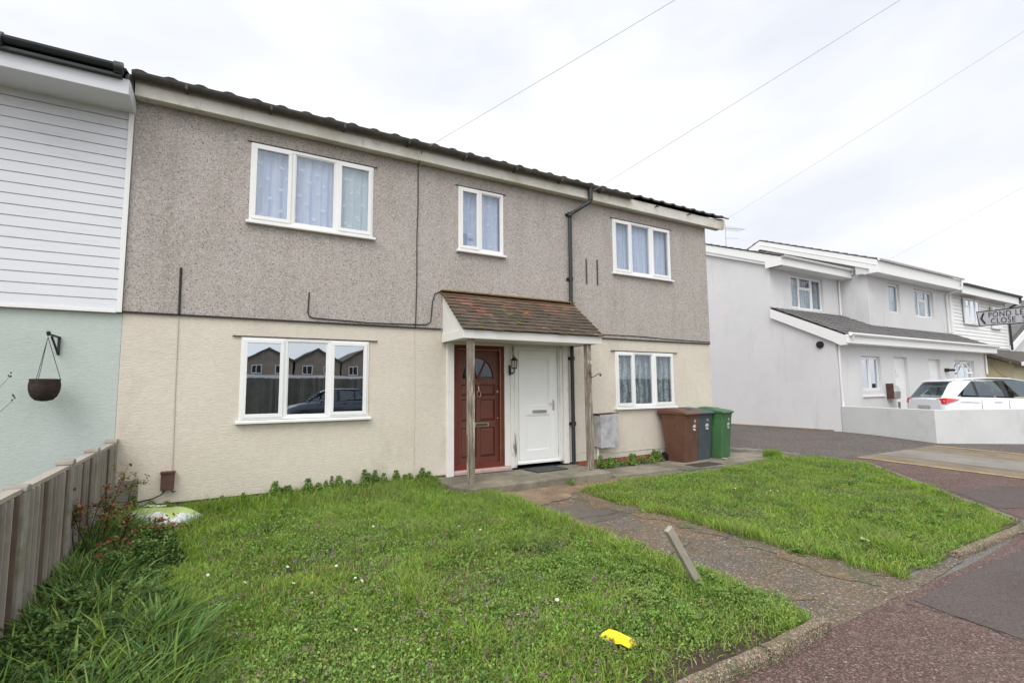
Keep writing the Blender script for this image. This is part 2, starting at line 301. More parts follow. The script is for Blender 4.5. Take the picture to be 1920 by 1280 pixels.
def frame_rect(mb, x0, x1, z0, z1, w_, y0, y1, mi=0):
    mb.box(x0, x1, y0, y1, z1-w_, z1, mi); mb.box(x0, x1, y0, y1, z0, z0+w_, mi)
    mb.box(x0, x0+w_, y0, y1, z0+w_, z1-w_, mi); mb.box(x1-w_, x1, y0, y1, z0+w_, z1-w_, mi)
def hcurtain(mb, x0, x1, z0, z1, y, per=.12, amp=.018, mi=0):
    n = max(8, int((x1-x0)/.012)); vs = []
    ph = random.random()*6
    for i in range(n+1):
        x = x0+(x1-x0)*i/n
        yy = y+amp*(math.sin(2*math.pi*x/per+ph)+.6*math.sin(2*math.pi*x/(per*.57)+ph*2))
        vs += [(x, yy, z0), (x, yy, z1)]
    mb.add(vs, [(2*i, 2*i+2, 2*i+3, 2*i+1) for i in range(n)], mi, True)
def butterfly(mb, x, y, z, s, a, mi):
    for sg in (-1, 1):
        pts = [(0, -.15), (.55, -.55), (.75, -.15), (.25, .05), (.9, .35), (.75, .85), (.1, .25)]
        ca, sa = math.cos(a), math.sin(a)
        vs = [(x+s*(sg*p*ca-q*sa), y, z+s*(sg*p*sa+q*ca)) for p, q in pts]
        f = [tuple(range(4)), (3, 4, 5, 6), (0, 3, 6)]
        if sg < 0: f = [t[::-1] for t in f]
        mb.add(vs, f, mi)
def window(parent, x0, x1, z0, z1, y, cuts, sash, glassm='glass', sill=True, curtain=None, label=None, fw_=.042, vents=None):
    """uPVC window: frame front at y, lights split at cuts; sash[i] True = opening sash with a second frame"""
    b = MB(); d = .07
    frame_rect(b, x0, x1, z0, z1, fw_, y, y+d)
    ed = [x0+fw_]+[c for c in cuts]+[x1-fw_]
    for c in cuts: b.box(c-.03, c+.03, y, y+d, z0+fw_, z1-fw_)
    fr = b.build('window', 'upvc', parent, .004)
    if label: fr['label'] = label
    g_ = MB(); s_ = MB(); any_s = False
    for i in range(len(ed)-1):
        a = ed[i]+(.03 if i else 0); c = ed[i+1]-(.03 if i < len(ed)-2 else 0)
        zz0, zz1 = z0+fw_, z1-fw_
        if vents and vents.get(i):
            t = zz1-vents[i]; frame_rect(s_, a-.012, c+.012, t+.02, zz1+.012, .042, y-.014, y+.03); s_.box(a, c, y, y+d, t-.015, t+.02); any_s = True
            g_.box(a+.02, c-.02, y+.012, y+.02, t+.05, zz1-.02)
            frame_rect(s_, a, c, zz0, t-.015, .02, y+.004, y+.03)
            g_.box(a+.018, c-.018, y+.016, y+.022, zz0+.018, t-.03)
        elif sash[i]:
            frame_rect(s_, a-.014, c+.014, zz0-.014, zz1+.014, .046, y-.016, y+.03); any_s = True
            g_.box(a+.03, c-.03, y+.008, y+.016, zz0+.03, zz1-.03)
        else:
            frame_rect(s_, a, c, zz0, zz1, .014, y+.010, y+.04)
            g_.box(a+.012, c-.012, y+.02, y+.026, zz0+.012, zz1-.012)
    s_.build('sash', 'upvc', fr, .003)
    g_.build('pane', glassm, fr)
    if sill:
        q = MB(); q.prism([(y-.055, z0-.045), (y-.055, z0-.015), (y+.03, z0-.002), (y+.03, z0-.045)], 'x', x0-.035, x1+.035); q.build('sill', 'upvc', fr, .004)
    if curtain:
        k = MB(); kind = curtain
        yc = y+.115
        hcurtain(k, x0+.03, x1-.03, z0+.02, z1-.02, yc, .13 if kind != 'lace' else .16, .012 if kind != 'lace' else .02)
        mats = {'net': ['curtain', 'motif', 'blind'], 'lace': ['lace']}[kind]
        if kind == 'net':
            zz = z0+.16; row = 0
            while zz < z1-.08:
                xx = x0+.13+(row % 2)*.11
                while xx < x1-.06:
                    butterfly(k, xx+random.uniform(-.03, .03), yc-.034, zz+random.uniform(-.04, .04), .030, random.uniform(-.5, .5), 1); xx += .235
                zz += .17; row += 1
        k.build('curtain', mats, fr)
    return fr

# ------------------------------------------------------------------ ground
def g(y): return 0. if y < -5.2 else (.15*(1+y/5.2) if y < 0 else .15)
def sheet(name, poly, off, m_, kind='structure', wob=0, step=.12, seed=1):
    """flat-ish polygon draped on the ground profile; wob wobbles its outline"""
    P = []
    rr = random.Random(seed)
    n = len(poly)
    for i in range(n):
        a, b = Vector(poly[i]), Vector(poly[(i+1) % n]); k = max(1, int((b-a).length/step)) if wob else 1
        for j in range(k):
            p = a.lerp(b, j/k)
            if wob: p += Vector((rr.uniform(-wob, wob), rr.uniform(-wob, wob)))
            P.append(p)
    bm = bmesh.new(); vs = [bm.verts.new((p.x, p.y, 0)) for p in P]; f = bm.faces.new(vs)
    if f.normal.z < 0 or True:
        f.normal_update()
        if f.normal.z < 0: f.normal_flip()
    bmesh.ops.triangulate(bm, faces=bm.faces[:])
    for yy in (-5.2, 0): bmesh.ops.bisect_plane(bm, geom=bm.verts[:]+bm.edges[:]+bm.faces[:], plane_co=(0, yy, 0), plane_no=(0, 1, 0))
    for v in bm.verts: v.co.z = g(v.co.y)+off
    me = bpy.data.meshes.new(name); bm.to_mesh(me); bm.free(); me.materials.append(M[m_])
    o = bpy.data.objects.new(name, me); COL.objects.link(o); tag(o, kind=kind)
    return o
R = 400
M['earthdark'] = mat('dark_damp_soil', (.075, .052, .04), .98, noise=[(4, .25), (30, .3)], bump=[('n', 25, .02)])
sheet('ground', [(-R, -R), (R, -R), (R, R), (-R, R)], 0, 'ground')
sheet('lawn_ground', [(-1.95, -5.32), (2.5, -5.32), (2.55, -4.4), (2.42, -3.2), (2.5, -1.6), (2.3, -.9), (1.86, -.7), (1.86, 0), (-1.95, 0)], .008, 'soil')
sheet('lawn_ground', [(3.45, -1.5), (4.67, -1.22), (6.42, -1.43), (8.58, -1.1), (9.5, -1.35), (9.72, -2.2), (6.92, -5.08), (4.75, -5.16), (3.85, -5.15), (3.75, -4.4), (3.6, -3.3)], .008, 'soil')
sheet('bare_soil', [(1.4, -3.2), (1.6, -3.08), (2.0, -3.08), (2.15, -3.2), (1.9, -3.33), (1.55, -3.35)], .012, 'earthdark', wob=.03, seed=9)
sheet('bare_soil', [(.7, -5.3), (1.0, -5.1), (1.6, -5.02), (2.1, -5.15), (2.2, -5.3)], .012, 'earthdark', wob=.04, seed=10)
sheet('garden_ground', [(-20, -5.32), (-1.96, -5.32), (-1.96, 0), (-20, 0)], .008, 'soil')
sheet('garden_path', [(2.35, -5.34), (2.35, -1.02), (3.3, -1.02), (4.6, -1.0), (4.8, -1.3), (4.0, -1.32), (4.0, -5.2), (4.85, -5.2), (4.85, -5.26), (3.6, -5.34)], .007, 'path', wob=.02, seed=12)
sheet('bare_earth', [(2.2, -1.95), (2.3, -1.0), (4.55, -1.0), (6.0, -1.25), (6.2, -1.5), (4.9, -1.42), (3.7, -1.62), (3.4, -1.5), (3.1, -1.75)], .0135, 'earth', wob=.03, seed=4)
M['path_dark'] = mat('smoother_dark_path_patch', (.115, .10, .085), .95, noise=[(2, .15), (18, .15)], stain=[(3, (.15, .12, .08), .5, .66)], bump=[('n', 40, .004)])
M['moss'] = mat('orange_brown_moss_edge', (.155, .108, .062), .98, noise=[(3, .2), (22, .3)], stain=[(2.6, (.12, .105, .08), .45, .6), (4, (.085, .10, .04), .52, .64), (14, (.24, .19, .14), .58, .7)], speck=[(90, (.30, .26, .21), .9)], bump=[('n', 22, .015)])
sheet('path_moss', [(3.45, -5.1), (3.5, -4.2), (3.42, -3.2), (3.1, -2.2), (3.25, -1.7), (3.55, -1.5), (3.72, -3.3), (3.85, -4.6), (3.95, -5.1)], .0115, 'moss', wob=.085, seed=6)
sheet('path_moss', [(2.4, -1.8), (2.62, -2.1), (2.72, -3.0), (2.62, -3.8), (2.72, -4.5), (2.8, -5.0), (2.5, -5.0), (2.4, -3.2)], .0115, 'moss', wob=.085, seed=7)
sheet('path_patch', [(2.55, -2.1), (3.05, -1.95), (3.2, -2.3), (3.3, -2.75), (2.6, -2.8)], .010, 'path_dark', wob=.04, seed=8)
sheet('pavement', [(-60, -5.33), (4.9, -5.33), (6.95, -5.22), (9.95, -2.2), (9.9, -1.72), (10.35, -1.76), (10.35, -9), (-60, -9)], .005, 'red_tarmac')
sheet('pavement_patch', [(3.45, -5.42), (4.6, -5.40), (8.2, -5.5), (8.2, -6.35), (4.6, -6.12), (3.35, -6.02)], .009, 'patch', wob=.015, seed=2)
sheet('pavement_patch', [(7.5, -4.75), (8.2, -4.0), (9.3, -4.3), (9.6, -5.0), (8.5, -5.3)], .009, 'patch', wob=.02, seed=3)
sheet('alley', [(9.3, -1.35), (9.9, -1.72), (14.6, -1.72), (15.65, 1.1), (15.65, 30), (8.6, 30), (8.6, .3)], .004, 'alley')
sheet('side_verge', [(8.27, 0), (8.6, .3), (8.6, 12), (8.27, 12)], .006, 'pavconc')
sheet('driveway_crossing', [(10.35, -1.73), (13.9, -1.73), (13.9, -9), (10.35, -9)], .006, 'brownconc')
sheet('driveway_crossing_band', [(11.2, -1.75), (12.6, -1.75), (12.6, -9), (11.2, -9)], .010, 'pavconc', wob=.02, seed=5)
sheet('yellow_line', [(10.30, -1.8), (10.44, -1.8), (10.44, -8.9), (10.30, -8.9)], .013, 'yellowline')
sheet('yellow_line', [(13.86, -1.75), (14.0, -1.75), (14.0, -8.9), (13.86, -8.9)], .013, 'yellowline')
sheet('verge_beyond', [(14.0, -1.72), (14.6, -1.72), (24, -7.2), (24, -9), (14.0, -9)], .005, 'alley')
sheet('road', [(-120, -9.1), (120, -9.1), (120, -22), (-120, -22)], .006, 'alley')
b = MB(); b.box(-60, 60, -9.12, -9.0, -.1, .0); tag(b.build('road_kerb', 'pavconc'), kind='structure')
# concrete paving by the bins
b = MB()
for (x0, x1, y0) in ((4.62, 6.05, -.98), (6.07, 7.55, -1.16), (7.57, 9.25, -1.05)): b.box(x0, x1, y0, -.35 if x0 < 6 else (-.02 if x0 < 8.2 and x1 < 8.26 else .35), -.1, .148)
b.box(8.3, 9.25, .36, .9, -.1, .147)
tag(b.build('side_paving', 'slab', bevel=.01), kind='structure')
b = MB(); b.box(6.45, 7.1, -1.1, -.76, .1, .156); 
tag(b.build('drain_cover', mat('dark_rusted_iron', (.05, .045, .04), .8, noise=(9, .3)), bevel=.003), 'dark worn drain cover set in the paving in front of the brown bin', 'drain cover')
def crack(name, pts, w_, m_, label, z=.0125):
    rr = random.Random(len(pts)*7+int(pts[0][0]*10)); b = MB(); P_ = []
    for a, c in zip(pts[:-1], pts[1:]):
        a, c = Vector(a), Vector(c); k = max(2, int((c-a).length/.05)); P_ += [a.lerp(c, j/k)+Vector((rr.uniform(-.012, .012), rr.uniform(-.012, .012))) for j in range(k)]
    vs = []
    for i, p in enumerate(P_):
        d = (P_[min(i+1, len(P_)-1)]-P_[max(i-1, 0)]).normalized(); q = Vector((-d.y, d.x))*w_*rr.uniform(.15, .8)
        vs += [(p.x-q.x, p.y-q.y, g(p.y)+z), (p.x+q.x, p.y+q.y, g(p.y)+z)]
    b.add(vs, [(2*i, 2*i+2, 2*i+3, 2*i+1) for i in range(len(P_)-1)]); tag(b.build(name, m_), kind='structure')
crack('pavement_crack', [(3.35, -5.42), (3.4, -5.75), (3.3, -6.05), (3.9, -6.1), (4.6, -6.14), (6.2, -6.26)], .007, 'cable', '')
0 and crack('pavement_crack', [(1.6, -5.7), (2.1, -5.85), (2.5, -5.8), (3.0, -6.0), (3.3, -6.05)], .007, 'cable', '')
crack('path_crack', [(2.62, -2.55), (3.0, -2.62), (3.3, -2.55), (3.6, -2.66)], .009, 'cable', '')
crack('path_crack', [(2.6, -3.9), (3.1, -3.75), (3.4, -3.85), (3.75, -3.8)], .006, 'cable', '')
# edging strips
def edging(name, pts, w_, h_, m_, label, seed=0, group='concrete edging strips along the lawns'):
    rr = random.Random(seed); b = MB()
    P = []
    for a, c in zip(pts[:-1], pts[1:]):
        a, c = Vector(a), Vector(c); k = max(1, int((c-a).length/.09))
        P += [a.lerp(c, j/k) for j in range(k)]
    P.append(Vector(pts[-1]))
    sec = [(-.5, -.35), (-.5, .55), (-.36, .88), (-.1, 1), (.16, .97), (.40, .84), (.5, .5), (.5, -.35)]
    vs = []
    for i, p in enumerate(P):
        d = (P[min(i+1, len(P)-1)]-P[max(i-1, 0)]); d.z = 0; d.normalize(); nn = Vector((d.y, -d.x, 0))
        for a, c in sec: vs.append(p+nn*w_*(a+rr.uniform(-.05, .05))+Vector((0, 0, h_*(c+(rr.uniform(-.09, .09) if c > 0 else 0)))))
    n = len(sec)
    fs = [(i*n+k, (i+1)*n+k, (i+1)*n+(k+1) % n, i*n+(k+1) % n) for i in range(len(P)-1) for k in range(n)]
    b.add(vs, fs); b.add(vs[:n], [tuple(range(n))]); b.add(vs[-n:], [tuple(range(n))[::-1]])
    tag(b.build(name, m_), label, 'edging', group)
edging('kerb_edging', [(-1.9, -5.37, 0), (1.78, -5.36, 0)], .085, .085, 'kerb', 'raised pebbly concrete edging running off the bottom of the photo by the near lawn', 1)
edging('kerb_edging', [(1.80, -5.365, 0), (2.47, -5.33, 0)], .085, .088, 'kerb', 'short pebbly concrete edging block with rounded end at the near corner of the garden path', 2)
edging('kerb_edging', [(4.85, -5.19, 0), (6.75, -5.2, 0), (7.3, -5.2, 0)], .09, .06, 'kerb', 'concrete edging along the pavement side of the far lawn', 3)
edging('kerb_edging', [(6.95, -5.06, 0), (7.79, -4.14, g(-4.14)), (9.0, -2.95, g(-2.95)), (9.78, -2.15, g(-2.15)), (9.62, -1.45, g(-1.45))], .06, .035, 'kerb', 'thin low edging curving round the far side of the far lawn', 4)
edging('kerb_edging', [(9.34, -1.2, .11), (9.29, -.3, .13), (8.75, .42, .14), (8.68, 3, .14)], .07, .075, 'pavconc', 'grey concrete edging between the bin paving and the side alley', 5)

# ------------------------------------------------------------------ roofs
def pantile(mb, x0, x1, ye, ze, yr, zr, per=.30, amp=.032, course=.34, seg=6, step=.03, mi=0, seed=0, thick=.03):
    """wavy tiles from eave (ye,ze) to ridge (yr,zr)"""
    rr = random.Random(seed)
    Ls = math.hypot(yr-ye, zr-ze); nc = max(1, int(Ls/course)); dy, dz = (yr-ye)/Ls, (zr-ze)/Ls
    nx_, nz_ = (-dz, dy) if dy > 0 else (dz, -dy)
    nt = max(1, int((x1-x0)/per)); xs = [x0+(x1-x0)*i/(nt*seg) for i in range(nt*seg+1)]
    prof = [max(0, math.sin(2*math.pi*(i % seg)/seg))*amp*1.2 for i in range(len(xs))]
    for c in range(nc):
        s0, s1 = Ls*c/nc, Ls*(c+1)/nc+.02
        jit = [rr.uniform(-.012, .012) for _ in range(nt+1)]
        vs = []
        for i, x in enumerate(xs):
            j = jit[i//seg]
            for s_, h in ((s0-j-.0, step), (s1, .004), (s0-j, step-thick)):
                hh = h+prof[i]
                vs.append((x, ye+dy*s_+nx_*hh, ze+dz*s_+nz_*hh))
        fs = []
        for i in range(len(xs)-1):
            a, b_ = 3*i, 3*i+3; fs += [(a, b_, b_+1, a+1), (a+2, b_+2, b_, a)]
        if dy < 0: fs = [f[::-1] for f in fs]
        mb.add(vs, fs, mi, False)

# ------------------------------------------------------------------ THE HOUSE
XL, XR = -1.93, 8.25
H = thing('rendered_house', 'house with grey pebbledash upper storey, cream rendered ground floor and tiled porch', 'house', (3.16, 0, .15))
BZ, TOPZ = 2.486, 5.22
upw = {'A': (-.685, .924, 3.775, 4.832), 'B': (2.294, 3.12, 3.785, 4.832), 'C': (5.543, 7.116, 3.775, 4.832)}
low = {'D': (-.709, .905, 1.19, 2.247), 'E': (5.536, 7.096, 1.19, 2.247)}
DR = (2.15, 4.38, .29, 2.30)
b = MB(); wallgrid(b, XL, XR, BZ, TOPZ, -.016, .2, list(upw.values())); 
b.build('upper_wall', 'pebble', H)
b = MB(); wallgrid(b, XL, XR, .265, BZ-.003, .004, .2, [*low.values(), (DR[0], DR[1], .265, DR[3])]); b.build('lower_wall', 'render', H)
# drip strip under the pebbledash, plinth, other walls, floors
for xa, xb in ((XL, 2.0), (4.58, XR)): b = MB(); b.box(xa, xb, -.026, -.004, BZ-.012, BZ+.006); b.build('bell_bead', 'cable', H)
b = MB(); b.box(XR-.2, XR, .205, 8, .15, TOPZ); b.box(XL, XR-.2, 7.8, 8, .15, TOPZ)
b.prism([(.0, TOPZ+.002), (8, TOPZ+.002), (4, 6.7)], 'x', XR-.2, XR); b.build('gable_wall', 'pebble', H)
b = MB(); b.box(XL, XR-.2, .2, 7.8, 2.4, 2.52); b.box(XL, XR-.2, .2, 7.8, 5.18, 5.215); b.box(XL, XR-.2, .2, 7.8, .1, .2)
b.box(XL, XR-.2, 3.2, 3.3, .2, 2.4); b.box(XL, XR-.2, 1.6, 1.7, 2.52, 5.18); b.box(1.4, 1.5, .2, 3.2, .2, 2.4); b.box(4.9, 5.0, .2, 3.2, .2, 2.4); b.build('inner_rooms', 'room', H)
# brick plinth (right) and dark plinth (left)
b = MB(); b.box(XL, DR[0], .03, .2, -.1, .262); b.build('plinth', 'slab', H)
b = MB(); b.box(DR[1]+.2, XR, .03, .2, -.1, .262, 1)
for r_ in range(4):
    x = 4.6-(.11 if r_ % 2 else 0)
    while x < XR-.02:
        b.box(max(x, 4.6)+.005, min(x+.215, XR), .016+random.uniform(-.002, .002), .05, .262-(r_+1)*.075+.01, .262-r_*.075, 0); x += .225
b.build('brick_plinth', ['brick', 'mortar'], H)
# roof
b = MB(); pantile(b, XL-.03, 8.78, -.235, 5.276, 4, 6.81, amp=.019, seed=3); pantile(b, XL+.02, 8.78, 8.25, 5.262, 4, 6.80, seed=4)
b.prism([(-.1, 5.23), (8.1, 5.23), (4, 6.73)], 'x', XL, 8.6)
rf = b.build('roof', 'tile', H)
b = MB(); b.prism([(-.235, 5.22), (-.2, 5.27), (4, 6.79), (8.2, 5.27), (8.2, 5.1), (4, 6.6), (-.2, 5.07)], 'x', 8.62, 8.66); b.build('bargeboard', 'fascia', rf)
b = MB(); b.box(XL+.003, 8.66, -.18, -.15, 5.035, 5.235); b.box(XL+.003, 8.62, -.149, -.017, 5.05, 5.065); b.build('fascia_board', 'fascia', H, .003)
# gutter
b = MB()
def halfgutter(b, x0, x1, yc, zc, r, t=.006, n=8, mi=0):
    pr = [(yc+r*math.cos(a), zc-r*math.sin(a)) for a in [math.pi*i/n for i in range(n+1)]]
    pr += [(yc+(r-t)*math.cos(a), zc-(r-t)*math.sin(a)) for a in [math.pi*(n-i)/n for i in range(n+1)]]
    b.prism(pr, 'x', x0, x1, mi)
halfgutter(b, XL-.02, 4.28, -.25, 5.262, .068); halfgutter(b, 4.28, 5.9, -.24, 5.262, .056)
for x in np.arange(XL+.5, 5.8, .93): b.box(x, x+.03, -.320, -.178, 5.19, 5.262)
gu = b.build('gutter', 'gutter', H)
for x in (6.55, 7.5): b = MB(); b.box(x, x+.03, -.26, -.178, 5.18, 5.2); b.bar((x+.015, -.25, 5.19), (x+.015, -.27, 5.16), .03, .01); b.build('bracket', 'rust', gu)
# downpipe
b = MB(); b.tube([(4.85, -.235, 5.24), (4.85, -.235, 5.0)], .042, 12); b.build('hopper', 'blackpipe', H)
b = MB(); b.tube([(4.85, -.235, 5.03), (4.84, -.22, 4.96), (4.60, -.09, 4.79), (4.51, -.07, 4.73), (4.49, -.07, 4.6), (4.48, -.07, 3.2), (4.47, -.07, .24)], .034, 12)
for z in (4.68, 3.48, 2.05, .9): b.tube([(4.485, -.07, z), (4.485, -.07, z+.07)], .042, 12); b.box(4.42, 4.55, -.03, -.012 if z > 2.5 else .004, z+.01, z+.06)
b.build('downpipe', 'blackpipe', H)
# windows
W = {}
W['A'] = window(H, *upw['A'], -.028, [-.17, .41], [1, 0, 1], curtain='net')
W['B'] = window(H, *upw['B'], -.028, [2.68], [1, 0], curtain='net')
W['C'] = window(H, *upw['C'], -.028, [6.01, 6.56], [1, 0, 1], curtain='net')
W['D'] = window(H, *low['D'], -.012, [-.19, .37], [1, 0, 1], glassm='glassdark')
W['E'] = window(H, *low['E'], -.012, [6.0, 6.53], [1, 0, 1], curtain='lace')
# a pale blind in the right light of window A
b = MB(); hcurtain(b, .45, .86, 3.83, 4.78, .055, .1, .008); 
for zz, xx in ((3.95, .55), (4.02, .74), (4.2, .52), (4.25, .78), (4.4, .62), (4.55, .8), (4.6, .54)): butterfly(b, xx, .035, zz, .028, .3, 1)
b.build('blind', ['blind', 'motif'], W['A'])
# lintel lines (thin metal drip strips above the windows)
for k, (x0, x1, z0, z1) in upw.items(): b = MB(); b.box(x0-.05, x1+.05, -.034, -.014, z1+.004, z1+.014); b.build('lintel_strip', 'gutter', H)
for k, (x0, x1, z0, z1) in low.items(): b = MB(); b.box(x0-.10, x1+.12, -.022, .006, z1+.004, z1+.014); b.build('lintel_strip', 'gutter', H)
# cables on the wall
b = MB(); y = -.026
b.tube([(1.61, y, 5.05), (1.615, y, 4.4), (1.60, y, 3.9), (1.605, y, 3.2), (1.59, y, 2.49)], .007, 6); b.tube([(1.61, y, 5.05), (1.60, -.14, 5.04), (1.61, -.19, 5.18)], .007, 6); b.build('wall_cable', 'cable', H); b = MB()
b.tube([(.08, y, 2.89), (.07, y, 2.62), (.085, y, 2.56), (.14, y, 2.54), (.9, y-.003, 2.515), (1.75, y, 2.535), (1.83, y, 2.58), (1.86, y, 2.9), (1.90, y, 3.03), (2.02, y, 3.085)], .008, 6); b.build('wall_cable', 'cable', H); b = MB()
b.tube([(4.9, y, 2.56), (5.25, y, 2.55), (6.2, y, 2.555), (6.9, y, 2.535), (8.24, y, 2.52)], .007, 6)
b.build('wall_cable', 'cable', H)
for x, z0, z1 in ((4.88, 3.48, 3.95), (5.14, 3.48, 3.96)): b = MB(); b.tube([(x, y-.004, z0), (x, y-.004, z1)], .013, 6); b.build('wall_conduit', 'gutter', H)
b = MB(); b.tube([(-1.39, y, 3.06), (-1.385, y-.004, 2.49)], .013, 6); b.build('wall_conduit', 'cable', H)
b = MB(); b.tube([(-1.39, -.002, 2.48), (-1.385, -.002, 1.6), (-1.37, -.002, .62)], .006, 6); b.build('wall_seam', 'seam', H); b = MB(); b.tube([(1.585, .004, 2.48), (1.60, .004, 1.3), (1.59, .004, .3)], .005, 5); b.build('wall_seam', 'seam', H); b = MB()
b.tube([(4.7, .0, .42), (5.5, .0, .36), (6.4, -.001, .37), (7.4, 0, .34)], .006, 5); b.build('wall_seam', 'seam', H)
# ---- doors
# pilasters / frames
b = MB(); b.box(2.10, 2.215, -.045, .1, .22, 2.32); b.box(2.10, 4.40, .0, .1, 2.255, 2.33)
b.box(3.13, 3.235, -.01, .1, .31, 2.255); b.box(4.29, 4.40, -.045, .1, .26, 2.32); dfm = b.build('door_surround', 'whitewood', H, .004)
b = MB(); b.box(3.236, 3.345, -.03, .1, .27, 2.27); b.box(4.195, 4.288, -.03, .1, .31, 2.255); b.box(3.30, 3.338, -.05, -.03, .3, 2.25); b.box(4.22, 4.25, -.05, -.03, .34, 2.25); b.build('flaking_post', 'flaking', dfm, .004)
# red door
RD = MB(); x0, x1, z0, z1 = 2.30, 3.055, .345, 2.225; yd = .05
pan = [(2.38, 2.645, 1.45, 1.63), (2.71, 2.975, 1.45, 1.63), (2.38, 2.645, 1.05, 1.39), (2.71, 2.975, 1.05, 1.39), (2.38, 2.645, .48, .94), (2.71, 2.975, .48, .94)]
fan = (2.40, 2.955, 1.72, 2.05)
wallgrid(RD, x0, x1, z0, z1, yd, yd+.045, pan+[fan])
for a, c, d, e in pan:
    RD.add([(a, yd+.022, d), (c, yd+.022, d), (c, yd+.022, e), (a, yd+.022, e)], [(0, 1, 2, 3)])
    i = .035; RD.add([(a, yd+.022, d), (c, yd+.022, d), (c, yd+.022, e), (a, yd+.022, e), (a+i, yd+.004, d+i), (c-i, yd+.004, d+i), (c-i, yd+.004, e-i), (a+i, yd+.004, e-i)], [(0, 1, 5, 4), (1, 2, 6, 5), (2, 3, 7, 6), (3, 0, 4, 7), (4, 5, 6, 7)])
# fan corners: fill outside the half-round
cx, cz, rx, rz = (fan[0]+fan[1])/2, fan[2], (fan[1]-fan[0])/2, fan[3]-fan[2]
arc = [(cx+rx*math.cos(math.pi*i/16), cz+rz*math.sin(math.pi*i/16)) for i in range(17)]
for i in range(16):
    a, c = arc[i], arc[i+1]; RD.add([(a[0], yd+.002, a[1]), (a[0], yd+.002, fan[3]+.001), (c[0], yd+.002, fan[3]+.001), (c[0], yd+.002, c[1])], [(0, 1, 2, 3)][::-1])
    RD.add([(a[0], yd+.002, a[1]), (c[0], yd+.002, c[1]), (c[0], yd+.03, c[1]), (a[0], yd+.03, a[1])], [(0, 1, 2, 3)])
for an in (60, 120): RD.bar((cx, yd+.012, cz), (cx+rx*math.cos(rad(an)), yd+.012, cz+rz*math.sin(rad(an))), .022, .022, upv=(0, 1, 0))
rdo = RD.build('red_front_door', 'reddoor', H)
rdo['label'] = 'red-brown panelled wooden front door with fan light'
b = MB(); b.box(fan[0], fan[1], yd+.024, yd+.03, fan[2], fan[3]); b.build('fanlight', glass('door_glass', (.35, .38, .36), 1.0, .04), rdo)
b = MB(); b.tube([(2.675, yd-.01, 1.60), (2.675, yd-.02, 1.52)], .012, 8)
b.tube([(2.675+.035*math.cos(t), yd-.022, 1.475+.05*math.sin(t)) for t in [2*math.pi*i/14 for i in range(15)]], .008, 6); b.ball((2.675, yd-.01, 1.645), .012)
b.build('knocker', 'brass', rdo)
b = MB(); b.box(2.60, 2.86, yd-.010, yd+.002, .955, 1.02); b.box(2.625, 2.835, yd-.014, yd-.009, .967, 1.008, 1); b.build('letterbox', ['brass', 'gutter'], rdo, .003)
b = MB(); b.tube([(3.02, yd+.002, 1.51), (3.02, yd-.02, 1.51)], .022, 12); b.build('lock', 'brass', rdo); b = MB(); b.ball((3.02, yd-.012, 1.08), .016, 0); b.build('lock', 'brass', rdo)
b = MB(); frame_rect(b, 2.217, 3.128, .31, 2.253, .078, .0, .09); b.build('red_door_frame', 'redframe', H, .004)
b = MB(); b.box(3.045, 3.052, -.012, -.001, .36, 2.22); b.box(2.30, 3.05, -.012, -.001, 2.18, 2.186); b.build('weather_seal', 'brass', H)
b = MB(); b.prism([(-.06, .245), (-.06, .29), (.1, .335), (.1, .245)], 'x', 2.217, 3.235); b.build('red_door_sill', 'sillpink', H, .005)
b = MB(); b.box(2.10, 4.40, .015, .2, .1, .246); b.build('door_step', 'cable', H)
# white door
b = MB(); x0, x1, z0, z1, yd = 3.347, 4.193, .33, 2.253, .0
frame_rect(b, x0, x1, z0, z1, .055, yd, yd+.07); wf = b.build('white_door_frame', 'upvc', H, .004)
x0 += .057; x1 -= .057; z0 += .057; z1 -= .057
b = MB(); wallgrid(b, x0, x1, z0, z1, yd-.012, yd+.03, [(x0+.12, x1-.12, z0+.13, 1.12), (x0+.12, x1-.12, 1.26, z1-.12)])
for a, c, d, e in ((x0+.12, x1-.12, z0+.13, 1.12), (x0+.12, x1-.12, 1.26, z1-.12)):
    i = .03; b.add([(a, yd+.008, d), (c, yd+.008, d), (c, yd+.008, e), (a, yd+.008, e)], [(0, 1, 2, 3)]); frame_rect(b, a+.0, c-.0, d, e, .02, yd-.004, yd+.01)
wd = b.build('white_front_door', 'upvc', H, .003); wd['label'] = 'white plastic front door with two flat panels'
b = MB(); b.box(3.66, 3.95, yd-.026, yd-.011, 1.145, 1.195); b.build('letterbox', 'chrome', wd, .004)
b = MB(); b.box(4.075, 4.11, yd-.02, yd-.011, 1.18, 1.36); b.tube([(4.092, yd-.02, 1.30), (4.092, yd-.055, 1.30), (4.00, yd-.055, 1.30)], .009, 8); b.build('handle', 'chrome', wd, .003)
b = MB(); b.box(3.347, 4.193, -.06, .0, .315, .345); b.build('threshold', 'upvc', H, .004)
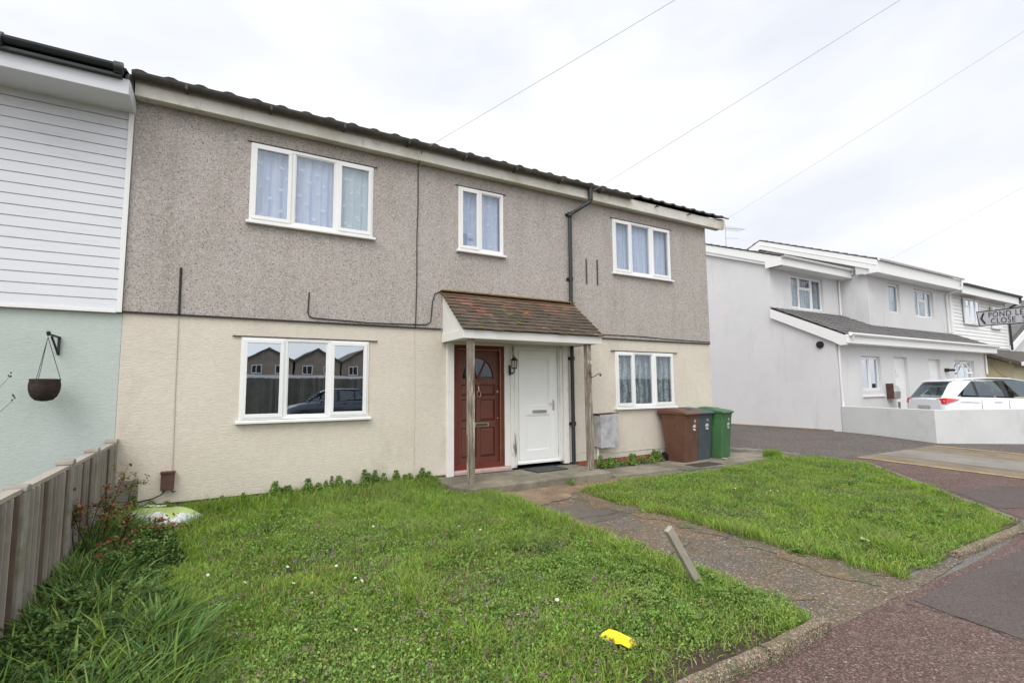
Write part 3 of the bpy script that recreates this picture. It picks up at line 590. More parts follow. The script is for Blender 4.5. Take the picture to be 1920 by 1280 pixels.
# ---- porch canopy
P = thing('porch_canopy', None, None) if False else None
cx0, cx1, zt, ze, ye = 2.03, 4.52, 3.07, 2.40, -.84
M['mosstile'] = mat('grey_mossy_tile', (.105, .080, .062), .95, noise=[(2.5, .2)], island=.22, stain=[(2.6, (.07, .066, .045), .45, .66), (6, (.135, .085, .06), .55, .7), (11, (.24, .23, .19), .74, .82)], bump=[('n', 40, .005)])
b = MB(); Ls = math.hypot(ye, zt-ze); dy, dz = ye/Ls, (ze-zt)/Ls; ny, nz_ = dz, -dy
ny, nz_ = -abs(dz), abs(dy)
rows = 11; gg = Ls/rows
for r_ in range(rows):
    s1 = Ls*(r_+1)/rows+.012; s0 = s1-gg-.03
    x = cx0-.04-(.083 if r_ % 2 else 0)
    while x < cx1+.04:
        xa, xb = max(x+.0015, cx0-.04), min(x+.1635, cx1+.04)
        if xb-xa > .02:
            j = random.uniform(-.005, .005); h1 = .026+random.uniform(-.004, .005); h0 = .010
            sa, sb = s0, s1+j
            pts = []
            for s_, hT in ((sa, h0), (sb, h1)):
                for h in (hT-.012, hT):
                    pts.append((dy*s_+ny*h, zt+dz*s_+nz_*h))
            vs = [(xx, p[0], p[1]) for xx in (xa, xb) for p in pts]
            # idx per x: 0 sa-lo 1 sa-hi 2 sb-lo 3 sb-hi
            b.add(vs, [(1, 3, 7, 5), (0, 4, 6, 2), (2, 6, 7, 3), (0, 2, 3, 1), (4, 5, 7, 6), (0, 1, 5, 4)], 1 if random.random() < (r_-1.6+1.6*math.sin(x*2.1))/4.5 else 0)
        x += .165
cn = b.build('porch_roof', ['redtile', 'mosstile'], H)
b = MB(); b.bar((cx0-.04, -.05, zt+.018), (cx1+.04, -.05, zt+.018), .09, .02); b.build('flashing', 'ridgemoss', cn)
b = MB()
for xx, s_ in ((2.28, .98), (3.0, .80), (3.42, .90), (4.42, .99), (2.95, .58), (3.95, .92), (3.3, .5)):
    q = s_*Ls
    for k in range(5): b.ball((xx+random.uniform(-.035, .035), dy*(q+random.uniform(-.02, .02))+ny*.03, zt+dz*q+nz_*.03), random.uniform(.008, .02), sc=(1.3, .8, .4), n=7)
b.build('lichen', 'lichen', cn)['kind'] = 'stuff'
b = MB(); b.prism([(-.017, ze-.12), (-.79, ze-.12), (-.79, ze-.005), (-.017, zt-.02)], 'x', cx0, cx0+.025); b.build('porch_cheek', 'whitewood', H, .003)
b = MB(); b.prism([(-.017, ze-.12), (-.79, ze-.12), (-.79, ze-.005), (-.017, zt-.02)], 'x', cx1-.025, cx1); b.build('porch_cheek', 'whitewood', H, .003)
b = MB(); b.box(cx0-.015, cx1+.015, -.815, -.791, ze-.125, ze+.0); b.box(cx0-.015, cx0-.001, -.79, -.017, ze-.125, ze-.0); b.box(cx0+.026, cx1-.026, -.789, -.02, ze-.10, ze-.085); b.build('porch_fascia', 'whitewood', H, .003)
for xx, lean in ((2.175, 0), (4.30, .01)):
    b = MB(); n = 12
    for i in range(1):
        pts = [(xx+lean*(1-t/8), -.72, .225+(ze-.125-.225)*t/8) for t in range(9)]
        rr = random.Random(int(xx*10)); vs = []
        for p in pts:
            for sx, sy in ((-1, -1), (-.8, -1.0), (.8, -1), (1, -1), (1, -.8), (1, .8), (1, 1), (-1, 1), (-1, -.8)):
                vs.append((p[0]+sx*.043+rr.uniform(-.002, .002), p[1]+sy*.043+rr.uniform(-.002, .002), p[2]))
        m9 = 9; b.add(vs, [(i2*m9+k, i2*m9+(k+1) % m9, (i2+1)*m9+(k+1) % m9, (i2+1)*m9+k) for i2 in range(8) for k in range(m9)])
        b.add(vs[:m9], [tuple(range(m9))[::-1]]); b.add(vs[-m9:], [tuple(range(m9))])
    po = b.build('porch_post', 'greywood', H)
    if xx > 3: POST = po
def text(name, body, size, mtx, m_, parent=None, ext=.002, align='CENTER', font_scale=(1, 1), bold=.0):
    cu = bpy.data.curves.new(name+'_c', 'FONT'); cu.body = body; cu.size = size; cu.extrude = ext; cu.align_x = align; cu.align_y = 'CENTER'; cu.offset = bold; cu.space_character = font_scale[1]
    to = bpy.data.objects.new(name+'_t', cu); COL.objects.link(to); dg = bpy.context.evaluated_depsgraph_get(); dg.update()
    me = bpy.data.meshes.new_from_object(to.evaluated_get(dg)); bpy.data.objects.remove(to); me.name = name
    me.transform(Matrix.Diagonal((font_scale[0], 1, 1, 1))); me.transform(mtx); me.materials.clear(); me.materials.append(M[m_] if isinstance(m_, str) else m_)
    o = bpy.data.objects.new(name, me); COL.objects.link(o)
    if parent is not None: o.parent = parent; o.matrix_parent_inverse = PINV.get(parent.name, Matrix())
    return o
FRONT = Matrix.Rotation(math.pi/2, 4, 'X')     # text readable from -y
o = text('house_number', '15', .085, Matrix.Translation((4.31, -.768, 1.975)) @ FRONT, 'upvc', None); o.parent = POST
# porch slab
b = MB(); b.prism([(1.86, -.7), (2.02, -1.07), (4.5, -1.02), (4.5, .012), (1.86, .012)], 'z', -.1, .235)
tag(b.build('porch_slab', 'slab', bevel=.015), 'raised concrete porch slab under the two front doors', 'porch slab')
b = MB(); b.box(-.31, .31, -.21, .21, 0, .018); o = b.build('doormat', mat('dark_green_grey_mat', (.055, .065, .06), .98, noise=(30, .3)), bevel=.006); o.location = (3.74, -.27, .238); o.rotation_euler = (0, 0, rad(3))
tag(o, 'thin dark grey doormat on the porch slab in front of the white door', 'doormat')
# wall lantern
LN = thing('wall_lantern', 'black carriage lantern on the post between the red and white doors', 'lantern', (3.20, -.03, 1.86))
b = MB(); b.tube([(3.22, -.03, 1.80), (3.22, -.03, 1.94)], .022, 8); b.tube([(3.22, -.04, 1.83), (3.225, -.10, 1.80), (3.23, -.16, 1.84), (3.23, -.16, 1.88)], .010, 6); b.ball((3.22, -.035, 1.79), .018); b.build('bracket', 'black', LN)
b = MB(); c = (3.23, -.16)
for k in range(6):
    a0, a1 = math.pi*k/3, math.pi*(k+1)/3
    p0 = (c[0]+.045*math.cos(a0), c[1]+.045*math.sin(a0)); p1 = (c[0]+.055*math.cos(a0), c[1]+.055*math.sin(a0)); q1 = (c[0]+.055*math.cos(a1), c[1]+.055*math.sin(a1)); q0 = (c[0]+.045*math.cos(a1), c[1]+.045*math.sin(a1))
    b.bar((*p0, 1.89), (*p1, 2.02), .007, .007); b.bar((*p0, 1.89), (*q0, 1.89), .008, .008); b.bar((*p1, 2.02), (*q1, 2.02), .01, .01)
b.lathe([(0, 1.875-1.88), (.045, 0), (.045, .01), (0, .012)], (c[0], c[1], 1.88), 6); b.lathe([(.066, 0), (.06, .012), (.03, .04), (.012, .05), (.008, .07), (.0, .075)], (c[0], c[1], 2.02), 6); b.build('cage', 'black', LN)
b = MB(); b.lathe([(.04, 0), (.049, .125)], (c[0], c[1], 1.893), 6); b.build('pane', glass('lamp_glass', (.8, .8, .75)), LN)
# hook on the post
b = MB(); b.tube([(4.30, -.77, 1.86), (4.31, -.775, 1.74)], .007, 6); b.tube([(4.31, -.775, 1.82), (4.315, -.78, 1.75), (4.33, -.79, 1.73), (4.38, -.80, 1.745), (4.44, -.82, 1.79), (4.475, -.83, 1.79)], .007, 6)
b.ball((4.475, -.83, 1.765), .020); b.bar((4.27, -.768, 1.80), (4.335, -.768, 1.80), .012, .01)
tag(b.build('plant_hook', 'rust'), 'scrolled iron plant hook on the right porch post', 'hook')
b = MB(); b.tube([(4.46, -.3, 2.27), (4.46, -.3, 2.20)], .002, 4); b.tube([(4.46, -.3, 2.20), (4.44, -.3, 2.13)], .003, 4); b.tube([(4.46, -.3, 2.20), (4.48, -.3, 2.13)], .003, 4); tag(b.build('string', 'greywood'), 'frayed string end dangling from the canopy next to the downpipe', 'string')
# meter box
MBX = thing('meter_box', 'stained grey meter box on the wall to the right of the porch', 'meter box', (5.2, 0, .5))
b = MB(); b.box(4.97, 5.38, -.16, .003, .50, 1.06); b.build('case', 'metergrey', MBX, .008)
b = MB(); b.box(4.985, 5.40, -.19, -.162, .485, 1.075); b.build('door', 'metergrey', MBX, .008)
b = MB(); b.bar((4.95, -.09, 1.085), (5.42, -.09, 1.095), .2, .012); b.build('lid', 'rust', MBX)
b = MB(); b.tube([(5.02, -.06, .50), (5.02, -.06, .12)], .022, 8); b.build('pipe', 'whitewood', MBX)
BB = thing('junction_box', 'small brown metal box low on the cream wall near the fence', 'junction box', (-1.41, 0, .42))
b = MB(); b.box(-1.475, -1.345, -.07, .003, .42, .62); b.box(-1.483, -1.337, -.078, .002, .605, .632); b.build('case', 'rust', BB, .006)
b = MB(); b.tube([(-1.43, -.035, .425), (-1.46, -.035, .37), (-1.55, -.025, .33), (-1.72, -.012, .30)], .008, 6); b.tube([(-1.37, -.03, .425), (-1.355, -.02, .385), (-1.33, -.01, .395)], .006, 6); b.build('cable', 'cable', BB)
b = MB(); frame_rect(b, -1.87, -1.69, .33, .56, .02, -.02, .004); b.box(-1.85, -1.71, -.012, .003, .35, .54)
for k in range(7): b.bar((-1.84, -.016, .37+k*.026), (-1.72, -.016, .37+k*.026), .004, .012)
tag(b.build('wall_vent', 'concpost'), 'small grey louvred wall vent beside the fence end', 'vent')

# ------------------------------------------------------------------ left neighbour
NL = thing('clad_house', 'attached house with white cladding above a pale green rendered ground floor', 'house', (-6, 0, .15))
b = MB(); b.box(-12, XL-.003, .006, .3, -.1, 2.46); b.box(-12, XL-.003, .3, 8, -.1, 2.46); b.build('lower_wall', 'green_render', NL)
b = MB(); b.box(-12, XL-.05, .02, 8, 2.462, 5.0); z = 2.50
while z < 4.93:
    z2 = min(z+.118, 4.935)
    b.prism([(-.016, z+.006), (-.034, z+.0), (-.028, z2-.005), (-.018, z2+.003), (.0, z2+.006), (.02, z)], 'x', -12, -1.985); z += .12
b.build('upper_cladding', 'cladding', NL)
b = MB(); b.box(-1.985, -1.935, -.055, .02, 2.47, 4.93); b.box(-12, -1.986, -.05, .02, 2.462, 2.497); b.build('corner_trim', 'upvc', NL, .003)
b = MB(); b.box(-12, -1.93, -.535, -.50, 4.845, 5.02); b.build('fascia_board', 'cladding', NL, .003)
b = MB(); b.box(-12, -1.93, -.499, .02, 4.865, 4.93); b.box(-1.955, -1.925, -.499, -.0, 4.862, 5.02)
b.build('soffit', 'cladding', NL)
b = MB(); b.prism([(-.54, 5.02), (-.5, 5.10), (.2, 5.35), (.2, 5.0), (-.499, 5.0)], 'x', -1.968, -1.935)
halfgutter(b, -12, -2.0, -.60, 5.115, .062); b.tube([(-2.06, -.60, 5.09), (-1.98, -.60, 5.09)], .067, 10)
for x in (-3.0, -4): b.tube([(x, -.60, 5.09), (x+.06, -.60, 5.09)], .07, 10)
b.box(-12, -1.99, -.60, -.50, 5.0, 5.03); b.build('gutter', 'blackpipe', NL)
b = MB(); pantile(b, -12, -1.96, -.56, 5.095, 4, 6.77, seed=9, amp=.016); pantile(b, -12, -1.96, 8.3, 5.13, 4, 6.79, seed=9); b.prism([(-.5, 5.03), (8.3, 5.03), (4, 6.7)], 'x', -12, -1.99); b.build('roof', 'tile', NL)
# hanging basket and bracket
b = MB(); b.bar((-2.47, -.005, 1.97), (-2.47, -.005, 2.17), .022, .022); b.bar((-2.47, -.01, 2.16), (-2.50, -.27, 2.17), .018, .018); b.bar((-2.47, -.01, 1.98), (-2.49, -.20, 2.15), .016, .016); b.ball((-2.503, -.27, 2.185), .02); b.bar((-2.503, -.27, 2.15), (-2.503, -.27, 2.2), .02, .02)
b.build('basket_bracket', 'black'); tag(bpy.data.objects['basket_bracket'], 'small black iron wall bracket on the pale green wall', 'bracket')
HB = thing('hanging_basket', 'empty dark wicker basket hanging on the pale green wall', 'hanging basket', (-2.505, -.25, 1.47))
b = MB(); c = (-2.505, -.25); prof = [(.02, 0), (.07, .012), (.105, .05), (.125, .11), (.13, .17), (.122, .215), (.128, .23), (.115, .232), (.11, .2), (.10, .1), (.03, .03)]
b.lathe(prof, (c[0], c[1], 1.47), 28); b.build('bowl', mat('dark_wicker', (.055, .04, .035), .95, noise=(20, .35), wave=('Z', 24, (.02, .014, .012), 3), bump=[('n', 60, .006)]), HB)
b = MB()
for a in (.3, 2.4, 4.5): b.tube([(c[0]+.122*math.cos(a), c[1]+.122*math.sin(a), 1.69), (c[0], c[1]-.015, 2.14)], .003, 4)
b.build('chain', 'black', HB)

# ------------------------------------------------------------------ fence
FX = -1.95
FN = thing('garden_fence', 'weathered grey slatted timber fence with concrete posts on the left', 'fence', (FX, -2.6, .07))
posts = [-.03, -1.05, -2.0, -3.1, -4.15, -5.2]
for i, y in enumerate(posts):
    b = MB(); h = 1.025 if i < 3 else 1.0
    b.box(FX-.05, FX+.05, y-.05, y+.05, -.1, h-.03); b.prism([(y-.055, h-.03), (y-.045, h), (y, h+.012), (y+.045, h), (y+.055, h-.03)], 'x', FX-.055, FX+.055); b.build('fence_post', 'concpost', FN, .006)
for a, c in zip(posts[:-1], posts[1:]):
    b = MB(); rr = random.Random(int(abs(a)*100)); y = a-.065; top = .965
    b.bar((FX, a-.055, top+.012), (FX, c+.055, top+.008), .07, .028)
    while y > c+.07:
        t = rr.uniform(-.004, .004)
        w5 = rr.uniform(.060, .072); b.prism([(FX+.020+t, y), (FX+.030+t, y-.003), (FX+.047+t, y-w5+.004), (FX+.046+t, y-w5), (FX+.018+t, y-w5), (FX+.018+t, y)], 'z', g(y)-.02, top-.004-rr.uniform(0, .006), 2 if rr.random() < .38 else 0); y -= .104
    for z in (.3, .72): b.box(FX-.02, FX+.017, c+.05, a-.05, z, z+.06)
    yb = a-.055
    while yb > c+.07: b.box(FX-.045, FX-.025, yb-.03, yb-.118, g(yb)-.02, top-.02, 1); yb -= .094
    b.build('fence_panel', ['fence', 'fenceshade', 'fencebrown'], FN)

# ------------------------------------------------------------------ bins
def bin_(name, label, loc, rz, m_, lidm, num):
    t = thing(name, label, 'wheelie bin', loc, 'wheelie bins by the corner of the house', rz, local=True)
    b = MB(); secs = [(.03, .235, -.25, .21), (.06, .24, -.255, .215), (.55, .262, -.29, .26), (.86, .275, -.315, .29), (.93, .282, -.33, .31), (.955, .292, -.345, .325)]
    vs = []
    for z, hw, y0, y1 in secs:
        c = .028
        vs += [(-hw+c, y0, z), (hw-c, y0, z), (hw, y0+c, z), (hw, y1-c, z), (hw-c, y1, z), (-hw+c, y1, z), (-hw, y1-c, z), (-hw, y0+c, z)]
    n = 8; b.add(vs, [(i*n+k, i*n+(k+1) % n, (i+1)*n+(k+1) % n, (i+1)*n+k) for i in range(len(secs)-1) for k in range(n)], 0, False)
    b.add(vs[:n], [tuple(range(n))[::-1]])
    # side ribs
    for sg in (-1, 1): b.bar((sg*.243, .0, .12), (sg*.272, .0, .84), .012, .10)
    b.box(-.08, .08, -.30, -.285, .62, .635)
    bo = b.build('body', m_, t)
    b = MB(); lid = [(-.36, .945), (-.365, .975), (-.30, 1.005), (-.05, 1.035), (.2, 1.05), (.33, 1.045), (.37, 1.02), (.37, .99), (.33, .96), (-.3, .958)]
    b.prism(lid, 'x', -.305, .305); b.prism([(-.26, 1.0), (-.05, 1.055), (.22, 1.075), (.3, 1.05), (.3, 1.03), (-.2, .99)], 'x', -.19, .19); lo = b.build('lid', lidm, t, .012)
    b = MB(); b.tube([(-.24, .385, .985), (.24, .385, .985)], .016, 10); 
    for x in (-.24, -.08, .08, .24): b.tube([(x, .385, .985), (x, .30, .965)], .013, 6)
    b.build('handle', m_, t)
    for sg in (-1, 1):
        b = MB(); b.tube([(sg*.20, .25, .10), (sg*.25, .25, .10)], .10, 18); b.build('wheel', 'black', t)
    # white print on the front
    b = MB(); yy = lambda z: -.25-(z-.06)*(.06/.8)-.008
    bo2 = MB()
    def strip(x0, x1, z0, z1): bo2.add([(x0, yy(z0), z0), (x1, yy(z0), z0), (x1, yy(z1), z1), (x0, yy(z1), z1)], [(0, 1, 2, 3)])
    strip(.02, .12, .735, .745); strip(.0, .035, .70, .735); strip(.035, .13, .70, .712); strip(.05, .075, .712, .76); strip(.0, .11, .66, .675); strip(.03, .125, .635, .65)
    for k in range(5): strip(.035+.018*k, .045+.018*k, .715, .73)
    bo2.build('print', 'upvc', t)
    o = text('number', num, .075, Matrix.Translation((.07, yy(.82)-.002, .82)) @ FRONT, 'upvc', t, .001)
    t.scale = (.87, .90, .96)
    return t
mbrown = mat('brown_bin_plastic', (.115, .052, .034), .5, spec=.4, noise=(3, .12), stain=[(4, (.155, .08, .055), .5, .8), (7, (.10, .045, .03), .6, .8)], bump=[('n', 90, .0008)])
mgrey = mat('slate_grey_bin_plastic', (.060, .075, .09), .5, spec=.4, noise=(3, .12), stain=[(5, (.10, .11, .12), .55, .8)], bump=[('n', 90, .0008)])
mgreen = mat('green_bin_plastic', (.05, .135, .052), .55, spec=.4, noise=(3, .12), stain=[(5, (.06, .22, .075), .55, .8)], bump=[('n', 90, .0008)])
bin_('wheelie_bin', 'brown wheelie bin standing nearest the house wall window', (6.84, -.345, .12), rad(9), mbrown, mbrown, '15')
bin_('wheelie_bin', 'dark grey wheelie bin squeezed between the brown and green bins', (7.30, -.27, .12), rad(6), mgrey, mgrey, '15')
bin_('wheelie_bin', 'green wheelie bin at the corner of the house', (7.83, -.34, .12), rad(16), mgreen, mgreen, '8')

# ------------------------------------------------------------------ litter, stake, yellow plastic, bag
b = MB(); p0 = Vector((2.30, -4.60, -.06)); 
dirv = Vector((-.17, .10, .42))
b.bar(Vector((2.345, -4.57, -.10)), Vector((1.935, -4.55, .53)), .062, .04, upv=(0, 1, 0))
tag(b.build('wooden_stake', mat('silvered_stake_wood', (.34, .31, .26), .9, noise=[(6, .15)], stain=[(5, (.22, .18, .14), .52, .7, (3, 3, .4))], bump=[('n', 40, .002)]), bevel=.005), 'weathered wooden stake leaning out of the near lawn beside the path', 'stake')
b = MB(); nx_ = 10; vs = []; yel = mat('yellow_plastic', (.85, .62, .02), .4, spec=.4, noise=(5, .05), island=0)
outl = [(-.13, -.055), (-.14, .0), (-.11, .055), (-.05, .065), (.12, .05), (.145, .03), (.12, -.05), (.05, -.045), (.02, -.07), (-.02, -.05), (-.09, -.07)]
vs = [(x, y, .012*math.sin(x*18)+.02*abs(y)/.06) for x, y in outl]; n = len(vs)
vs2 = [(x*.97, y*.95, z+.009) for x, y, z in vs]
b.add(vs+vs2, [tuple(range(n)), tuple(range(n, 2*n))[::-1]]+[(i, n+i, n+(i+1) % n, (i+1) % n) for i in range(n)])
o = b.build('plastic_scrap', yel, bevel=.005); o.location = (1.185, -4.83, .052); o.rotation_euler = (rad(14), rad(6), rad(-72)); o.scale = (.80, .80, .80); tag(o, 'torn piece of bright yellow plastic lying on the near lawn', 'litter')
for i, (x, y, s_, rz, lab) in enumerate(((4.51, -4.62, .055, .5, 'crumpled white paper scrap in the long grass of the far lawn'), (3.87, -4.9, .03, 1.3, 'tiny white scrap at the near edge of the far lawn'), (8.64, -1.02, .06, .2, 'white scrap on the paving by the grass tuft'), (7.62, -.72, .06, .8, 'flat white scrap on the paving in front of the green bin'), (5.3, -2.56, .03, .8, 'small white scrap near the back of the far lawn'))):
    b = MB(); rr = random.Random(i+40); k = 5; P_ = [[(a/k-.5+rr.uniform(-.05, .05), c/k*.6-.3+rr.uniform(-.05, .05), rr.uniform(0, .35)) for c in range(k+1)] for a in range(k+1)]
    vs = [(p[0]*s_*2, p[1]*s_*2, p[2]*s_) for row in P_ for p in row]; b.add(vs, [(a*(k+1)+c, (a+1)*(k+1)+c, (a+1)*(k+1)+c+1, a*(k+1)+c+1) for a in range(k) for c in range(k)])
    o = b.build('paper_scrap', 'petal'); o.location = (x, y, g(y)+(.035 if y < -2 else .03)+(.02 if i == 0 else 0)); o.rotation_euler = (.2, .1, rz); tag(o, lab, 'litter', 'white litter scraps')
    so_ = o.modifiers.new('thickness', 'SOLIDIFY'); so_.thickness = .002
# compost bag
BG = thing('compost_bag', 'lime green and white plastic compost bag lying by the fence', 'bag', (-1.45, -.42, .16), rz=rad(-38), local=True)
b = MB(); nu, nv = 24, 14; vs = []; rr = random.Random(5)
import mathutils.noise as mn
for i in range(nu+1):
    for j in range(nv+1):
        u, v = i/nu*2-1, j/nv*2-1
        e = max(0, (1-abs(u)**3.5)*(1-abs(v)**3.0))**.55
        z = .125*e+.03*mn.noise(Vector((u*3, v*3, 1)))*e
        vs.append((u*.40*(1-.04*v*v), v*.24*(1-.05*u*u), z+.0))
fs = [(i*(nv+1)+j, (i+1)*(nv+1)+j, (i+1)*(nv+1)+j+1, i*(nv+1)+j+1) for i in range(nu) for j in range(nv)]
for f in fs:
    u = (f[0]//(nv+1))/nu*2-1; v = (f[0] % (nv+1))/nv*2-1
    mi = 1 if (v < -.66+.10*math.sin(u*7)) or (u > .78+.1*math.sin(v*5)) else 0
    b.add([vs[k] for k in f], [(0, 1, 2, 3)], mi, True)
o = b.build('sack', [mat('lime_green_plastic', (.38, .48, .17), .35, spec=.5, noise=(6, .08)), mat('white_crinkled_plastic', (.66, .68, .70), .35, spec=.5, noise=(8, .1), stain=[(9, (.30, .36, .46), .55, .66)])], BG)
bmx = bmesh.new(); bmx.from_mesh(o.data); bmesh.ops.remove_doubles(bmx, verts=bmx.verts, dist=.0005); bmx.to_mesh(o.data); bmx.free()
text('lettering', 'TOP', .13, Matrix.Translation((-.12, .06, .140)) @ Matrix.Rotation(rad(-3), 4, 'X'), 'upvc', BG, .001, bold=.003)

# ------------------------------------------------------------------ right neighbour: white rendered houses
XN = 15.65; YN = 1.17
NR = thing('white_house', 'white rendered house with a lean-to front roof and a set back upper window', 'house', (18, 3, .15))
YU, YM = 3.2, 2.23; XM0, XM1 = 20.22, 27.5
def roofz(y): return 3.19+(y-1.2)*.49     # lean-to underside line
# side gable wall (x = XN)
b = MB(); b.prism([(YN, -.1), (YN, 2.98), (YU, 4.0), (YU, 5.80), (6.3, 7.02), (9.6, 5.75), (9.6, -.1)], 'x', XN, XN+.25)
b.prism([(2.72, 5.68), (YU, 5.68), (YU, 5.99), (2.72, 5.80)], 'x', XN-.0, XN+.1); b.build('side_wall', 'white_render', NR)
# ground floor front wall
holes = [(17.1, 18.36, 1.38, 2.52), (19.3, 20.28, .3, 2.54), (21.97, 22.97, .3, 2.52), (24.2, 26.2, 1.35, 2.52)]
b = MB(); wallgrid(b, XN+.252, 27.33, -.1, 3.1, YN, YN+.25, holes); b.build('front_wall', 'white_render', NR)
b = MB(); wallgrid(b, XN+.252, XM0-.002, 3.9, 5.85, YU, YU+.25, [(16.9, 19.0, 4.37, 5.62)]); b.build('upper_wall', 'white_render', NR)
b = MB(); wallgrid(b, XM0, XM1, 3.3, 5.85, YM, YM+.25, [(21.85, 22.8, 4.4, 5.62), (24.05, 25.85, 4.4, 5.58)]); b.prism([(YM+.252, 3.3), (YM+.252, 6.40), (6.3, 8.0), (10, 6.3), (10, 3.3)], 'x', XM0, XM0+.25); b.prism([(1.78, 5.772), (YM+.251, 5.772), (YM+.251, 6.40), (1.78, 6.12)], 'x', 19.992, XM0+.2); b.build('upper_wall', 'white_render', NR)
b = MB(); b.box(XN+.26, 27.4, 4.2, 4.3, -.1, 3.3); b.box(XN+.26, XM1, 5, 5.1, 3.4, 5.8); b.box(27.35, 27.5, YN+.3, 9, -.1, 3.3); b.box(XN+.26, XM1, YU+.3, 9, 3.3, 3.4); b.build('inner_rooms', 'room', NR)
# lean-to roof
def slope_slab(b, x0, x1, y0, z0, y1, z1, t, mi=0): b.prism([(y0, z0), (y1, z1), (y1, z1-t), (y0, z0-t)], 'x', x0, x1, mi)
b = MB(); pantile(b, XN-.12, XM0+.01, .80, 3.12, 3.2, 4.30, per=.3, amp=.014, course=.27, step=.03, seed=2); pantile(b, XM0, 27.55, .80, 3.12, YM, 3.82, per=.3, amp=.014, course=.27, step=.03, seed=5)
slope_slab(b, XN-.08, XM0, .84, 3.11, 3.2, 4.27, .06); slope_slab(b, XM0, 27.5, .84, 3.11, YM, 3.79, .06); b.build('lean_to_roof', 'greytile', NR)
b = MB(); b.box(XN-.12, 27.5, .78, .82, 2.86, 3.12); b.box(XN+.0, 27.5, .82, YN, 2.86, 2.90)
b.prism([(.82, 2.80), (.82, 3.09), (3.2, 4.24), (3.2, 3.93), (1.2, 2.93), (1.0, 2.80)], 'x', XN-.12, XN-.003); b.build('lean_to_fascia', 'upvc', NR)
b = MB(); halfgutter(b, XN-.02, 27.5, .72, 3.14, .062); b.tube([(XN+.12, .72, 3.10), (XN+.12, .72, 3.0), (XN+.10, 1.0, 2.86), (XN+.06, 1.11, 2.78), (XN+.06, 1.11, .15)], .035, 10); b.box(XN-.02, 27.5, .77, .779, 3.09, 3.19)
b.tube([(27.3, 1.11, 2.8), (27.3, 1.11, 2.0)], .035, 8); b.build('gutter', 'upvc', NR)
# upper-left roof
b = MB(); pantile(b, XN-.2, XM0-.005, 2.70, 6.0, 6.3, 7.42, amp=.02, course=.3, seed=6); pantile(b, XN-.2, XM0-.005, 9.9, 6.0, 6.3, 7.42, amp=.02, seed=6); slope_slab(b, XN-.15, XM0-.005, 2.75, 5.99, 6.3, 7.4, .08); slope_slab(b, XN-.15, XM0-.005, 9.9, 5.95, 6.3, 7.4, .08)
b.build('upper_roof', 'greytile', NR)
b = MB(); b.prism([(2.70, 5.68), (2.70, 5.98), (6.3, 7.40), (9.9, 5.98), (9.9, 5.70), (6.3, 7.12), (3.25, 5.91), (3.25, 5.68)], 'x', XN-.16, XN-.12); b.prism([(2.71, 5.70), (2.71, 5.97), (6.3, 7.39), (9.9, 5.97), (9.9, 5.9), (6.3, 7.0), (3.25, 5.81), (3.25, 5.70)], 'x', XN-.118, XN-.002); b.box(XN-.12, XM0+.1, 2.70, 2.74, 5.70, 5.98); b.box(XN-.12, XM0-.002, 2.74, YU, 5.70, 5.73); b.build('upper_fascia', 'upvc', NR)
b = MB(); halfgutter(b, XN-.1, XM0+.05, 2.64, 6.02, .062); b.tube([(XM0-.1, 2.64, 5.98), (XM0-.1, 2.66, 5.86), (XM0-.14, 3.0, 5.7), (XM0-.18, 3.13, 5.62), (XM0-.18, 3.13, 4.32)], .035, 10); b.build('gutter', 'upvc', NR)
# main roof
b = MB(); pantile(b, 19.92, XM1+.05, 1.75, 6.22, 6.3, 8.12, amp=.03, course=.34, seed=7); pantile(b, 19.92, XM1+.05, 10.8, 6.22, 6.3, 8.12, amp=.03, seed=7); slope_slab(b, 19.97, XM1, 1.8, 6.21, 6.3, 8.1, .08); slope_slab(b, 19.97, XM1, 10.8, 6.21, 6.3, 8.1, .08); b.build('main_roof', 'greytile', NR)
b = MB(); b.prism([(1.73, 5.73), (1.73, 6.20), (6.3, 8.10), (10.8, 6.2), (10.8, 5.85), (6.3, 7.72), (2.0, 5.90), (2.0, 5.73)], 'x', 19.94, 19.99); b.box(19.99, XM1, 1.73, 1.77, 5.73, 6.18); b.box(19.99, XM1, 1.77, YM, 5.74, 5.77); b.bar((19.93, 1.73, 6.0), (19.93, 6.3, 7.92), .012, .02); b.build('main_fascia', 'upvc', NR)
b = MB(); halfgutter(b, 20.0, XM1, 1.66, 6.24, .07); b.tube([(27.3, 1.66, 6.2), (27.3, 1.66, 5.8), (27.15, 1.9, 5.66), (27.05, 2.16, 5.55), (27.05, 2.16, 3.85)], .04, 10); b.build('gutter', 'upvc', NR)
Gd = 'glassdark'
def recess(par, x0, x1, z0, z1, y, cuts, sash, vents=None, curtain=None): return window(par, x0, x1, z0, z1, y+.09, cuts, sash, glassm='glass' if curtain else Gd, sill=False, curtain=curtain, fw_=.06, vents=vents)
recess(NR, 17.1, 18.36, 1.38, 2.52, YN, [17.73], [1, 1]); recess(NR, 24.2, 26.2, 1.35, 2.52, YN, [24.85, 25.55], [0, 0, 0])
recess(NR, 16.9, 19.0, 4.37, 5.62, YU, [17.5, 18.3], [1, 0, 1], {1: .4}, 'lace'); recess(NR, 21.85, 22.8, 4.4, 5.62, YM, [], [1], None, 'lace'); recess(NR, 24.05, 25.85, 4.4, 5.58, YM, [24.6, 25.3], [1, 0, 1], {1: .4}, 'lace')
b = MB(); b.box(17.05, 18.45, YN-.05, YN+.05, 1.18, 1.24); b.build('window_sill', 'upvc', NR, .01)
b = MB(); frame_rect(b, 24.9, 25.5, 1.95, 2.45, .06, -.02, .02); o = b.build('open_vent', 'upvc', NR); 
o.matrix_parent_inverse = PINV[NR.name] @ Matrix.Translation((0, YN+.06, 2.45)) @ Matrix.Rotation(rad(-24), 4, 'X') @ Matrix.Translation((0, 0, -2.45))
